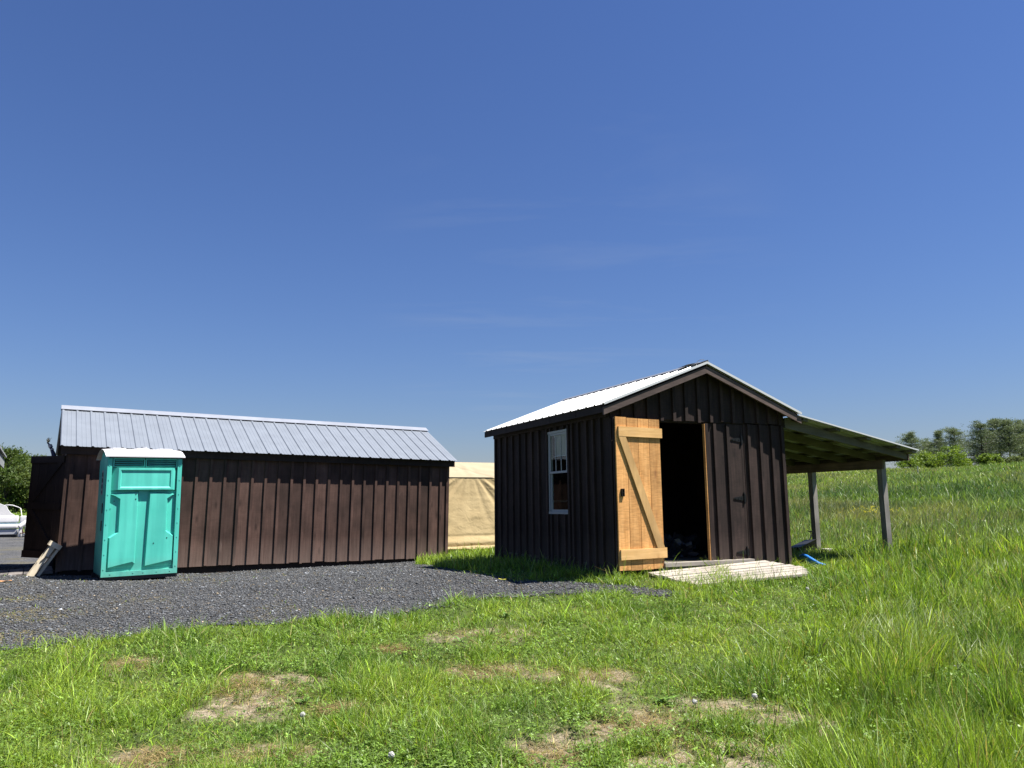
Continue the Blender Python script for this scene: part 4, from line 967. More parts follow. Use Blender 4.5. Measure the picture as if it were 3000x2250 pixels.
# swung-open door at the left gable
AL = R(35); DW = .86
dm = Matrix.Translation(Vector((-.03, .05, .20))) @ Matrix(((-math.sin(AL), math.cos(AL), 0, 0), (math.cos(AL), math.sin(AL), 0, 0), (0, 0, 1, 0), (0, 0, 0, 1)))
def dbx(mb, s0, s1, h0, h1, n0, n1): mb.hexa([dm @ Vector(q) for q in [(s0, n0, h0), (s1, n0, h0), (s1, n1, h0), (s0, n1, h0), (s0, n0, h1), (s1, n0, h1), (s1, n1, h1), (s0, n1, h1)]])
m_ = MB(); [dbx(m_, DW * k / 4 + .002, DW * (k + 1) / 4 - .002, 0, 1.74, 0, .022) for k in range(4)]; ld = m_.build("door", DARKW, lshed)
for h in (.0, .82, 1.62):
    m_ = MB(); dbx(m_, .005, DW - .005, h, h + .12, -.024, -.0005); m_.build("rail", DARKW, ld)
for (a, b) in (((.10, 1.62), (.76, .95)), ((.76, .82), (.10, .125))):
    m_ = MB(); d = .055
    c = [(a[0] - d, a[1]), (a[0] + d, a[1]), (b[0] + d, b[1]), (b[0] - d, b[1])]
    m_.add([dm @ Vector((p, -.0005, q)) for p, q in c] + [dm @ Vector((p, -.022, q)) for p, q in c], [(0, 1, 2, 3), (7, 6, 5, 4), (0, 1, 5, 4), (1, 2, 6, 5), (2, 3, 7, 6), (3, 0, 4, 7)]); m_.build("brace", DARKW, ld)
m_ = MB(); dbx(m_, DW - .01, DW + .035, .83, .92, -.04, .03); m_.build("latch", DARKM, ld)

# gable ramp of the long shed
lr_o = empty("wooden_ramp", mat=LM, label="low dark board ramp in the shade before the long shed's open door", cat="ramp")
m_ = MB()
for k in range(7):
    a0 = -.06 - .215 * k; a1 = a0 - .20; f0 = (.02, -.065)
    z_ = lambda u: .0 + (u + .06) * .055
    m_.hexa([(a1, .0, z_(a1) - .035), (a0, .0, z_(a0) - .035), (a0, 1.15, z_(a0) - .035), (a1, 1.15, z_(a1) - .035), (a1, .0, z_(a1)), (a0, .0, z_(a0)), (a0, 1.15, z_(a0)), (a1, 1.15, z_(a1))])
m_.build("deck_boards", RAMPW, lr_o)
for v in (.05, .55, 1.05):
    m_ = MB(); m_.box((-1.5, v, -.20), (-.07, v + .04, -.115)); m_.build("joist", RAMPW, lr_o)

# small step ladder leaning against the open door
fa = Vector(at(77, 1690, 12.66)); tp = Vector(at(150, 1594, 12.66 + .18))
lad = empty("step_ladder", tuple(fa), math.atan2(tp.y - fa.y, tp.x - fa.x), label="folded paint worn wooden step ladder leaning before the dark open door", cat="ladder")
LZ = tp.z - fa.z; LX = math.hypot(tp.x - fa.x, tp.y - fa.y)
m_ = MB(); m_.bar((0, 0, .0), (LX, 0, LZ), .02, .085, up=(0, 1, 0)); m_.v = [(p[0], p[1], p[2]) for p in m_.v]
m_ = MB(); d = Vector((LX, 0, LZ)).normalized(); nn = Vector((-d.z, 0, d.x)); Ln = math.hypot(LX, LZ)
def rail(mb, off, wid, y0, y1, t0, t1):
    c = [d * t0 + nn * off, d * t1 + nn * off, d * t1 + nn * (off - wid), d * t0 + nn * (off - wid)]
    mb.add([(p.x, y0, p.z) for p in c] + [(p.x, y1, p.z) for p in c], [(0, 1, 2, 3), (7, 6, 5, 4), (0, 1, 5, 4), (1, 2, 6, 5), (2, 3, 7, 6), (3, 0, 4, 7)])
rail(m_, .0, .085, -.02, .0, 0, Ln - .03); m_.build("side_rail", LADW, lad)
m_ = MB(); rail(m_, .0, .085, .19, .21, 0, Ln - .03); m_.build("side_rail", LADW, lad)
m_ = MB(); rail(m_, -.115, .04, -.02, .0, -.03, Ln - .035); m_.build("rear_rail", LADW, lad)
m_ = MB(); rail(m_, -.115, .04, .19, .21, -.03, Ln - .035); m_.build("rear_rail", LADW, lad)
m_ = MB(); rail(m_, .03, .19, -.035, .225, Ln - .03, Ln + .05); m_.build("top_cap", LADW, lad)
for t in (.25, .48): m_ = MB(); rail(m_, -.005, .075, .001, .189, t, t + .02); m_.build("step", LADW, lad)
m_ = MB(); a_ = d * (Ln * .50) + nn * -.03; b_ = d * (Ln * .68) + nn * -.115; m_.tube([(a_.x, -.028, a_.z), (d.x * Ln * .66 - nn.x * .05, -.03, d.z * Ln * .66 - nn.z * .05), (b_.x, -.028, b_.z)], .010, 6); m_.build("spreader", plain("worn_steel", (.25, .22, .2), .5, .6), lad)

# wrapped pole above the open door
pp = at(160, 1345, 14.3); base = Vector((pp[0] + .12, 14.3, g1(pp[0] + .12, 14.3)))
pole = empty("wrapped_pole", tuple(base), 0, label="dark navy wrapped pole with white bands rising above the open dark door", cat="pole")
q = [Vector(at(*p, 14.3)) - base for p in ((160, 1345), (156, 1328), (150, 1314), (144, 1302), (138, 1296))]
m_ = MB(); m_.tube([(0, 0, -.05), q[0] * .6 + Vector((.02, 0, 0)), q[0], q[1], q[2], q[3], q[4]], [.05, .05, .045, .036, .026, .018, .009], 10); m_.build("shaft", NAVY, pole, smooth=True)
for (a, b, r_) in ((.15, .75, .036), (1.1, 1.35, .032)):
    pa = q[3].lerp(q[2], a) if a < 1 else q[2].lerp(q[1], a - 1); pb = q[3].lerp(q[2], b) if b < 1 else q[2].lerp(q[1], b - 1)
    m_ = MB(); m_.tube([pa + Vector((.012, -.01, 0)), pb + Vector((.012, -.01, 0))], r_, 10); m_.build("white_band", WHITEV, pole)
m_ = MB()
for k in range(14):
    e = q[4] + Vector((random.uniform(-.02, .07), random.uniform(-.04, .04), random.uniform(.03, .10))); s_ = q[4].lerp(q[3], .4)
    m_.tube([s_, s_.lerp(e, .6) + Vector((random.uniform(-.01, .01), 0, .01)), e], [.005, .006, .002], 4)
m_.build("straw_tip", STRAW, pole)

# ------------------------------------------------------------------ portable toilet
TW, THT, TD = 1.10, 1.90, 1.07
toi = empty("portable_toilet", mat=TM, label="teal plastic portable toilet with white roof against the long shed", cat="portable toilet")
m_ = MB(); m_.cbox((0, .03, .0), (TW, TD, THT - .01), .03)
# front flanges
m_.box((-.012, -.022, .0), (.055, .045, THT - .02)); m_.box((TW - .055, -.022, .0), (TW + .012, .045, THT - .02)); m_.box((.0551, -.022, .0), (TW - .0551, .04, .075))
for k in range(8):
    for u in (.018, TW - .018): m_.tube([(u, -.028, .12 + k * .235), (u, -.0222, .12 + k * .235)], .009, 8)
for u in (.12, .45, .60, .80, 1.0): m_.tube([(u, -.028, .045), (u, -.0222, .045)], .009, 8)
# gable ends above the side panels
m_.extr([(.03, THT - .02), (TD - .01, THT - .02), (TD * .80, THT + .105), (TD * .55, THT + .150), (TD * .3, THT + .105)], 0, .01, TW - .01)
body = m_.build("body", TEAL, toi, smooth=True, angle=35)
def inset_poly(poly, d):
    n = len(poly); A2 = sum(poly[i][0] * poly[(i + 1) % n][1] - poly[(i + 1) % n][0] * poly[i][1] for i in range(n)); sg = 1 if A2 > 0 else -1; out = []
    for i in range(n):
        p0, p1, p2 = (Vector(poly[i - 1]), Vector(poly[i]), Vector(poly[(i + 1) % n]))
        e1 = (p1 - p0).normalized(); e2 = (p2 - p1).normalized(); n1 = Vector((-e1.y, e1.x)) * sg; n2 = Vector((-e2.y, e2.x)) * sg
        b = (n1 + n2); b = b / max(.35, (1 + n1.dot(n2))); out.append((p1.x + b.x * d, p1.y + b.y * d))
    return out
def raised(poly, y0, depth, ins, low=(), name="raised_panel"):
    mb = MB(); top = inset_poly(poly, ins)
    top = [(q[0], q[1] + .075) if i in low else q for i, q in enumerate(top)]
    mb.extr(poly, 1, y0, y0 - depth, inset=top); return mb.build(name, TEAL, toi)
# upper sign block: chamfered block with a frame around a sunk rectangle
uw = (1.36, 1.735)
m_ = MB()
x0, x1, z0_, z1_ = .06, TW - .06, uw[0], uw[1]
X0, X1, Z0, Z1 = .155, TW - .125, uw[0] + .012, uw[1] - .012      # raised face limits
r0, r1, q0, q1 = .185, TW - .155, uw[0] + .040, uw[1] - .045      # sunk rectangle
yb, yf, ys = .032, -.040, -.022
ring = lambda a, b, c, d_, y: [(a, y, c), (b, y, c), (b, y, d_), (a, y, d_)]
V_ = ring(x0, x1, z0_, z1_, yb) + ring(X0, X1, Z0, Z1, yf) + ring(r0, r1, q0, q1, yf) + ring(r0 + .018, r1 - .018, q0 + .02, q1 - .016, ys)
Fq = []
for s_ in (0, 4, 8): Fq += [(s_ + i, s_ + (i + 1) % 4, s_ + 4 + (i + 1) % 4, s_ + 4 + i) for i in range(4)]
Fq.append((12, 13, 14, 15)); m_.add(V_, Fq); m_.build("sign_panel", TEAL, toi)
# two tall lower panels with side notches, groove between
Lp = [(.062, 1.30), (.185, 1.215), (.185, .70), (.062, .615), (.062, .125), (.44, .125), (.475, .19), (.475, 1.345)]
Rp = [(.625, 1.345), (.60, .125), (TW - .062, .125), (TW - .062, .615), (TW - .175, .70), (TW - .175, 1.215), (TW - .062, 1.30)]
raised(Lp, .031, .046, .020, (5,)); raised(Rp, .031, .046, .020, (2,))
for (u, w) in ((.115, 1.19), (.43, 1.30), (.43, 1.22), (.73, .50), (.93, .58)):
    m_ = MB(); m_.tube([(u, -.020, w), (u, -.0145, w)], .009, 8); m_.build("bolt", DARKM, toi)
# louvred vents
for (u0, u1) in ((.10, .51), (.58, TW - .09)):
    vm = MB()
    vm.box((u0 - .03, -.012, 1.738), (u1 + .03, .031, 1.752)); vm.box((u0 - .03, -.012, 1.862), (u1 + .03, .031, 1.885)); vm.box((u0 - .03, -.012, 1.752), (u0 - .012, .031, 1.862)); vm.box((u1 + .012, -.012, 1.752), (u1 + .03, .031, 1.862))
    v_o = vm.build("vent", TEAL, toi)
    for k in range(3):
        z_ = 1.768 + k * .034; s_ = MB()
        s_.hexa([(u0, -.014, z_), (u1, -.014, z_), (u1, .024, z_ + .016), (u0, .024, z_ + .016), (u0, -.014, z_ + .007), (u1, -.014, z_ + .007), (u1, .024, z_ + .023), (u0, .024, z_ + .023)]); s_.build("slat", TEAL, v_o)
    s_ = MB(); s_.box((u0 - .01, .0245, 1.753), (u1 + .01, .0290, 1.861)); s_.build("mesh", BLACKP, v_o)
# left side: sticker strip, dark plates for the hollow pulls, long curved pressing
m_ = MB(); m_.box((-.004, .48, 1.30), (-.001, .66, 1.70)); lab = m_.build("sticker", STICK, toi)
m_ = MB()
for (a0, b0, c0, d0) in ((.50, .64, 1.60, 1.67), (.50, .58, 1.50, 1.57), (.60, .64, 1.50, 1.58), (.50, .64, 1.40, 1.47), (.52, .62, 1.32, 1.37)): m_.box((-.006, a0, c0), (-.0041, b0, d0))
m_.build("print", STICKD, lab)
m_ = MB(); m_.extr([(.16, 1.45), (.24, 1.20), (.34, .90), (.30, .55), (.16, .42), (.12, .42), (.12, 1.45)], 0, -.001, -.018); m_.build("side_pressing", TEAL, toi)
for w in (.72, 1.0): m_ = MB(); m_.cbox((-.026, .18, w), (-.0185, .27, w + .16), .003); m_.build("recess_shade", BLACKP, toi)  # raised black plates paint the shade inside the pulls
# white roof: arched profile with raised ribs
prof = [(-.075, 0.0), (-.075, .022), (.02, .060), (.16, .112), (.34, .150), (.55, .168), (.76, .150), (.94, .112), (1.08, .060), (1.16, .022), (1.16, .0)]
rm = MB(); ns_ = 24; us = [-.05 + (TW + .10) * k / ns_ for k in range(ns_ + 1)]
outer = [(p[0], p[1]) for p in prof]; inner = [(p[0] * .985 + .01, max(p[1] - .014, -.002)) for p in prof]
def ribh(u):  # three raised bands
    for c_ in (.20, .50, .80):
        if abs((u + .05) / (TW + .1) - c_) < .085: return .014
    return 0
vs = []; np_ = len(prof)
uu = []
for k in range(4): uu += []
uu = sorted(set([-.05, TW + .05] + [(-.05 + (TW + .1) * (c_ + s_ * e)) for c_ in (.20, .50, .80) for s_ in (-1, 1) for e in (.080, .090)]))
rb = lambda u: .016 if any(abs((u + .05) / (TW + .1) - c_) < .0855 for c_ in (.20, .50, .80)) else 0
for u in uu:
    end = .012 if (u < -.04 or u > TW + .04) else 0
    for i, (v, w) in enumerate(prof):
        k_ = rb(u) if 2 <= i <= np_ - 3 else 0
        vs.append((u, v, THT + w + k_ - end * (1 if 1 <= i <= np_ - 2 else 0)))
nu = len(uu); fs = [(i * np_ + j, (i + 1) * np_ + j, (i + 1) * np_ + j + 1, i * np_ + j + 1) for i in range(nu - 1) for j in range(np_ - 1)]
n0 = len(vs)
for u in uu:
    for (v, w) in prof: vs.append((u, v * .97 + .016, THT + w * .93 - .001))
fs += [(n0 + i * np_ + j, n0 + i * np_ + j + 1, n0 + (i + 1) * np_ + j + 1, n0 + (i + 1) * np_ + j) for i in range(nu - 1) for j in range(np_ - 1)]
for i in (0, nu - 1): fs += [(i * np_ + j, i * np_ + j + 1, n0 + i * np_ + j + 1, n0 + i * np_ + j) for j in range(np_ - 1)]
for j in (0, np_ - 1): fs += [(i * np_ + j, (i + 1) * np_ + j, n0 + (i + 1) * np_ + j, n0 + i * np_ + j) for i in range(nu - 1)]
rm.add(vs, fs); rt = rm.build("roof", WHITEP, toi, smooth=True, angle=28)
m_ = MB(); m_.tube([(.60, .55, THT + .16), (.60, .55, THT + .21)], .05, 14); m_.build("vent_cap", GREYP, rt)
m_ = MB(); m_.box((-.02, .0, -.06), (TW + .02, .10, .0)); m_.box((-.02, TD - .1, -.06), (TW + .02, TD, .0)); m_.box((.02, .101, -.03), (TW - .02, TD - .101, -.001)); m_.build("skid", BLACKP, toi)

# ------------------------------------------------------------------ tan canvas tent between the sheds
TYAW = .50
tb_ = at(1380, 1399, 18.9)
TEM = frame((tb_[0], tb_[1], 0.0), TYAW)
tent = empty("canvas_tent", mat=TEM, label="tan canvas wall tent filling the gap between the two sheds", cat="tent")
TX0, TX1 = -1.15, 3.4
eh = tb_[2]; gb_ = g1(tb_[0] - .1, tb_[1] - .3) - .02; rh = .47; cx_ = .0
nu_, nw_ = 170, 80
xs_ = np.linspace(TX0, TX1, nu_); ts_ = np.linspace(0, 1, nw_)
Xg, Tg = np.meshgrid(xs_, ts_)
Zg = gb_ + .17 + (eh - gb_ - .17) * Tg
dx = Xg - cx_
angf = np.arctan2(dx, (1 - Tg) * 1.9 + .30)      # wrinkles fan out from the seam
env = (.15 + .85 * ss(.0, .5, Tg)) * np.clip(np.abs(angf) * 1.5 + .06, 0, 1) * (1 + .3 * ss(.2, .9, angf)) * ss(1.0, .90, Tg)
wr = (np.sin(angf * 17 + 1.7 * np.sin(dx * 2.3)) * .019 + np.sin(angf * 41 + 1.3) * .006) * env
wr += (fbm(Xg * 1.0, Zg * 2.2, .45, 171) - .5) * .045 * (1 - .7 * Tg) + (fbm(Xg * .6 + Zg, Zg * 3.0, .16, 175) - .5) * .012 * (1 - .8 * Tg)
band = np.exp(-((Tg - .07) / .05) ** 2) * .045 - np.exp(-((Tg - .155) / .02) ** 2) * .016
Yg = -(1 - Tg) ** 1.15 * .40 - wr - band
def gridq(nv, nu):
    j, i = np.meshgrid(np.arange(nv - 1), np.arange(nu - 1), indexing='ij'); k = j * nu + i
    return np.stack([k, k + 1, k + nu + 1, k + nu], -1).reshape(-1, 4)
def sheet(name, X_, Y_, Z_, mt):
    nv, nu = X_.shape; P0 = np.stack([X_, Y_, Z_], -1).reshape(-1, 3); P1 = P0 + np.array([0, .004, -.004]); q = gridq(nv, nu); m_ = len(P0)
    idx = np.arange(m_).reshape(nv, nu); loop = np.concatenate([idx[0, :-1], idx[:-1, -1], idx[-1, :0:-1], idx[:0:-1, 0]]); nx = np.roll(loop, -1)
    me = fast_mesh(name, np.r_[P0, P1], np.r_[q, q[:, ::-1] + m_, np.stack([nx, loop, loop + m_, nx + m_], -1)], np.zeros((0, 3), int), None, [mt])
    me.polygons.foreach_set("use_smooth", [True] * len(me.polygons)); return link(name, me, tent)
sheet("front_wall", Xg, Yg, Zg, CANVAS)
# sod cloth: bulging lower valance
nk = 24; tt = np.linspace(0, 1, nk); Xv, Tv = np.meshgrid(xs_, tt)
prf_y = np.interp(tt, [0, .10, .28, .50, .62, .75, 1], [-.38, -.52, -.54, -.36, -.33, -.46, -.62]); prf_z = np.interp(tt, [0, .10, .28, .5, .62, .75, 1], [.20, .185, .145, .090, .085, .07, -.02])
sag = np.cos((Xv - cx_) * 1.6) * .018
Yv = prf_y[:, None] + (fbm(Xv, Tv, .5, 181) - .5) * .10; Zv = gb_ + prf_z[:, None] - sag * (Tv > .1) + (fbm(Xv, Tv * 2, .35, 187) - .5) * .03
sheet("sod_cloth", Xv, Yv, Zv, CANVAS)
# hipped roof with folds
nr_ = 40; Xr, Tr = np.meshgrid(xs_, np.linspace(0, 1, nr_)); xm_ = (TX0 + TX1) / 2
sx_ = 1 - .10 * Tr; Xq = (Xr - xm_) * sx_ + xm_
fold = np.sin((Xr - cx_) * 19 - Tr * 9) * .012 * ss(.55, .10, np.abs(Xr - cx_ - .12 - Tr * .25)) * np.sin(Tr * math.pi)
crease = -.03 * np.exp(-((Xr - cx_ - .66 + Tr * .75) / .05) ** 2) * (Tr < .98)
sheet("roof", Xq, -.012 + 1.9 * Tr, eh + .006 + rh * (Tr * .9 + .1 * Tr * Tr) + fold + crease, CANVASR)
m_ = MB(); hx = (TX1 - TX0) / 2 * .10
m_.add([(TX0, 0, eh), (TX0, 3.8, eh), (TX0 + hx, 1.9, eh + rh)], [(0, 1, 2)]); m_.add([(TX1, 0, eh), (TX1, 3.8, eh), (TX1 - hx, 1.9, eh + rh)], [(0, 1, 2)])
m_.add([(TX0, 3.8, eh), (TX1, 3.8, eh), (TX1 - hx, 1.9, eh + rh), (TX0 + hx, 1.9, eh + rh)], [(0, 1, 2, 3)]); m_.build("back_roof", CANVASR, tent)
for xa in (TX0, TX1):
    m_ = MB(); m_.add([(xa, -.40, gb_), (xa, 4.1, gb_), (xa, 3.8, eh), (xa, 0, eh)], [(0, 1, 2, 3)]); m_.build("side_wall", CANVAS, tent)
m_ = MB(); m_.add([(TX0, 4.1, gb_), (TX1, 4.1, gb_), (TX1, 3.8, eh), (TX0, 3.8, eh)], [(0, 1, 2, 3)]); m_.build("back_wall", CANVAS, tent)

# ------------------------------------------------------------------ building at the left edge
dirv = np.array([-1.7, 2.74]); dirv /= np.linalg.norm(dirv)
ec = np.array(at(20, 1337, 15.0))
yawb = math.atan2(dirv[1], dirv[0])
BM = frame((ec[0], ec[1], ec[2]), yawb)      # u runs away from the camera along the eave, v to the left
bld = empty("grey_trimmed_shed", mat=BM, label="dark shed with pale grey eave board cut by the left picture edge", cat="shed")
gB = g1(ec[0], ec[1]) - ec[2]
m_ = MB(); Lb = 4.2
siding(m_, lambda s, h, n: (s, .16 - n, h), [-Lb + .25 * k for k in range(17)] , gB - .05, lambda s: -.22, [-Lb + .25 * k for k in range(1, 17)]); m_.build("side_wall", DARKW, bld)
m_ = MB(); siding(m_, lambda s, h, n: (-.2 + n, s, h), [.16 + .25 * k for k in range(13)], gB - .05, lambda s: -.12 + min(s - .16, 3.16 - s) * .4, [.16 + .25 * k for k in range(1, 12)]); m_.build("end_wall", DARKW, bld)
m_ = MB(); siding(m_, lambda s, h, n: (-Lb - n, s, h), [.16 + .25 * k for k in range(13)], gB - .05, lambda s: -.12 + min(s - .16, 3.16 - s) * .4, [.16 + .25 * k for k in range(1, 12)]); m_.build("end_wall", DARKW, bld)
m_ = MB(); m_.box((-Lb - .1, .03, -.235), (-.02, .055, -.075)); m_.build("eave_board", GREYF, bld)
m_ = MB()
for (a, b) in ((0.0, 1.66), (3.32, 1.66)): m_.hexa([(-Lb - .15, a, -.03), (0, a, -.03), (0, b, .62), (-Lb - .15, b, .62), (-Lb - .15, a, .0), (0, a, .0), (0, b, .65), (-Lb - .15, b, .65)])
m_.build("roof", GREYF, bld)

# ------------------------------------------------------------------ white boat bench on the gravel
BY = 29.5
def bp(px, py, dy=0.0): p = at(px, py, BY); return Vector((p[0], p[1] + dy, p[2]))
gnd = g1(-19.2, BY)
_bp = Matrix.Translation(bp(50, 1573)); ben = empty("boat_bench", mat=_bp @ Matrix.Rotation(.42, 4, "Z") @ Matrix.Diagonal((1.06, 1, 1, 1)) @ _bp.inverted(), label="white vinyl boat bench seat standing on the gravel at the far left", cat="bench")
def cush(name, x0, x1, y0, y1, d0, d1, ch, mt=VINYLW):
    a = bp(x0, y1); b = bp(x1, y0); mb = MB(); mb.cbox((a.x, BY + d0, max(a.z, gnd)), (b.x, BY + d1, b.z), ch); return mb.build(name, mt, ben, smooth=True, angle=60)
cush("backrest", -60, 50.5, 1511, 1533, .45, .62, .06); cush("backrest", 51, 110, 1511, 1534, .45, .62, .06)
cush("seat_cushion", -60, 54.5, 1535.5, 1550, -.15, .5, .07)
cush("base", -60, 52, 1550.5, 1566, -.10, .48, .01, GREYP); cush("underside_shade", -60, 47, 1566.5, 1574, -.04, .44, .005, BLACKP)  # last one is a black box painting the shade under the bench
cush("stripe", -60, 57, 1532.5, 1536, .40, .46, .008, plain("blue_piping", (.10, .17, .26), .5))
poly = [(1, 1474), (5.4, 1475.3), (20.8, 1483.5), (23.5, 1493), (30, 1503), (39, 1509.5), (39, 1513), (-40, 1513), (-40, 1474)]
m_ = MB(); P2 = [bp(*p) for p in poly]; n = len(P2)
m_.add([(p.x, BY + .50, p.z) for p in P2] + [(p.x, BY + .62, p.z) for p in P2], [tuple(range(n)), tuple(range(n, 2 * n))[::-1]] + [(i, (i + 1) % n, n + (i + 1) % n, n + i) for i in range(n)]); m_.build("fairing", VINYLW, ben)
m_ = MB(); a = bp(58, 1543, -.25); b = bp(82, 1524, -.1); c = bp(92, 1522, 0); m_.tube([a, a.lerp(b, .5), b, c], [.085, .095, .095, .08], 14); m_.build("armrest", VINYLW, ben, smooth=True)
cush("end_panel", 54.5, 64, 1546, 1573, -.25, .1, .03); cush("foot", 66, 77, 1563, 1568, -.3, -.1, .03); cush("end_panel", 66, 100, 1530, 1558, .1, .4, .04)
m_ = MB(); m_.tube([bp(61, 1561, -.32), bp(66, 1562, -.32), bp(70, 1559, -.32), bp(75, 1561, -.32)], .022, 6); m_.tube([bp(66, 1550, -.3), bp(67, 1560, -.3)], .02, 6); m_.build("hinge_arm", plain("rusty_hinge", (.12, .07, .05), .7, .5), ben)
m_ = MB(); m_.tube([bp(12, 1482, .75), bp(17, 1480.3, .75), bp(25, 1479.7, .75), bp(33, 1480.5, .75), bp(40, 1483.5, .75), bp(46, 1486, .75), bp(52, 1490, .75), bp(56, 1512, .6)], [.02, .022, .022, .02, .017, .014, .012, .01], 8); m_.build("grab_rail", VINYLW, ben, smooth=True)

# ------------------------------------------------------------------ trees
def leafcloud(cent, nrm_up, size, col, aspect=1.0):
    n = len(cent); a = rng.normal(0, 1, (n, 3)); a /= np.linalg.norm(a, axis=1)[:, None]
    b = rng.normal(0, 1, (n, 3)); b -= a * (a * b).sum(1)[:, None]; b /= np.linalg.norm(b, axis=1)[:, None]
    a = a * size[:, None] * .5; b = b * size[:, None] * .5 * aspect
    V = np.stack([cent - a * .9, cent - b * .55 + a * .15, cent + a, cent + b * .6 + a * .1], 1)
    return V.reshape(-1, 3), (np.arange(n) * 4)[:, None] + np.arange(4)[None], np.repeat(col, 4, 0)
def deciduous(name, loc, H, Wd, label, cat, group, n=5200, leaf=.26, base=.18, cols=((.035, .07, .014), (.075, .13, .022)), trunkr=.13, seedo=0):
    t = empty(name, loc, 0, label=label, cat=cat, group=group)
    loc = np.array(loc); mb = MB()
    top = Vector((rng.normal(0, .2), rng.normal(0, .2), H * .88))
    mb.tube([(0, 0, -.2), (top.x * .3, top.y * .3, H * .35), (top.x * .8, top.y * .8, H * .65), top], [trunkr, trunkr * .75, trunkr * .4, .03], 7)
    nl = int(26 + 8 * rng.random()); cents = []; szs = []
    for k in range(nl):
        z = H * (base + (1 - base) * rng.random() ** .8 * .97); f = (z / H - base) / (1 - base)
        rr_ = Wd * .5 * (np.sin(np.pi * min(.98, .16 + .84 * f)) ** .6) * (.3 + .75 * rng.random() ** .6); a = rng.uniform(0, 6.283)
        c = np.array([np.cos(a) * rr_, np.sin(a) * rr_, z]); cents.append(c); szs.append(Wd * rng.uniform(.10, .20))
        if k % 2 == 0: mb.tube([(top.x * .3, top.y * .3, max(.1, z * .55)), (c[0] * .5, c[1] * .5, z * .85), tuple(c)], [trunkr * .4, trunkr * .22, .015], 5)
    mb.build("trunk", BARK, t)
    cents = np.array(cents); szs = np.array(szs); i = rng.integers(0, nl, n)
    d = rng.normal(0, 1, (n, 3)); d /= np.linalg.norm(d, axis=1)[:, None]; rad_ = szs[i] * rng.random(n) ** .38 * (1 + .35 * rng.normal(0, 1, n))
    P = cents[i] + d * rad_[:, None] * np.array([1.1, 1.1, .75]); P[:, 2] = np.maximum(P[:, 2], .1)
    c0, c1 = np.array(cols[0]), np.array(cols[1]); m = (rng.random(nl)[i] * .6 + rng.random(n) * .4)[:, None]
    col = (c0 * (1 - m) + c1 * m) * rng.uniform(.75, 1.25, (n, 1))
    V, Q, K = leafcloud(P, 0, leaf * rng.uniform(.6, 1.4, n), col, .75)
    o = link("crown", fast_mesh("crown", V, Q, np.zeros((0, 3), int), K, [LEAF]), t); return t
def pine(loc, H, Wd, label, n=17000, sparse=.0, base=.12, flat=.5, tiers=18, cols=((.070, .105, .058), (.185, .225, .135))):  # needle colours lightened to stand in for distance haze
    t = empty("pine_tree", loc, rng.uniform(0, 6.28), label=label, cat="pine tree", group="pine trees on the hill crest")
    mb = MB(); lean = rng.normal(0, .15, 2)
    mb.tube([(0, 0, -.3), (lean[0] * .4, lean[1] * .4, H * .5), (lean[0], lean[1], H * .97)], [H * .022, H * .014, .02], 7)
    P = []; K = []; c0, c1 = np.array(cols[0]), np.array(cols[1])
    for k in range(tiers):
        f = base + (1 - base) * (k + rng.uniform(-.3, .3)) / tiers; f = min(max(f, base), .98); z = f * H
        rad_ = Wd * .5 * (1 - ((f - base) / (1 - base)) ** (1.0 / flat) * .92) * rng.uniform(.55, 1.2)
        nb_ = rng.integers(4, 7); a0 = rng.uniform(0, 6.28)
        for b in range(nb_):
            if rng.random() < sparse: continue
            a = a0 + b * 6.283 / nb_ + rng.normal(0, .25); L_ = rad_ * rng.uniform(.35, 1.15); z = f * H + rng.normal(0, .035) * H; up_ = rng.uniform(-.05, .40) * L_
            e = np.array([np.cos(a) * L_ + lean[0] * f, np.sin(a) * L_ + lean[1] * f, z + up_])
            s = np.array([lean[0] * f, lean[1] * f, z - .05 * L_]); mid_ = (s + e) / 2 + np.array([0, 0, -.04 * L_])
            mb.tube([tuple(s), tuple(mid_), tuple(e)], [H * .006, H * .004, .008], 4)
            tf = rng.integers(9, 16)
            for q in range(tf):
                u_ = .25 + .78 * (q + rng.random()) / tf; p = s + (e - s) * u_ + rng.normal(0, 1, 3) * np.array([.16, .16, .05]) * L_ * (.5 + .6 * u_)
                P.append((p, H * .034 * rng.uniform(.7, 1.3), rng.random()))
    for q in range(8): P.append((np.array([lean[0], lean[1], H * (.93 + .08 * q / 8)]) + rng.normal(0, .04, 3), H * .02, .5))
    mb.build("trunk", BARK, t)
    per = max(3, n // len(P)); cc = np.repeat(np.array([p[0] for p in P]), per, 0); sz = np.repeat(np.array([p[1] for p in P]), per); mm = np.repeat(np.array([p[2] for p in P]), per)
    m_n = len(cc); cc = cc + rng.normal(0, 1, (m_n, 3)) * sz[:, None] * np.array([1.0, 1.0, .5])
    m = (mm * .6 + rng.random(m_n) * .4)[:, None]; col = (c0 * (1 - m) + c1 * m) * rng.uniform(.7, 1.25, (m_n, 1))
    V, Q, K = leafcloud(cc, 0, sz * rng.uniform(.3, .85, m_n) + .06, col, .45)
    link("crown", fast_mesh("crown", V, Q, np.zeros((0, 3), int), K, [NEEDLE]), t); return t
def ontop(px, py_top, Y, sink=0.4):
    p = at(px, py_top, Y); g = g1(p[0], Y); return (p[0], Y, g - .1), p[2] - g + .1
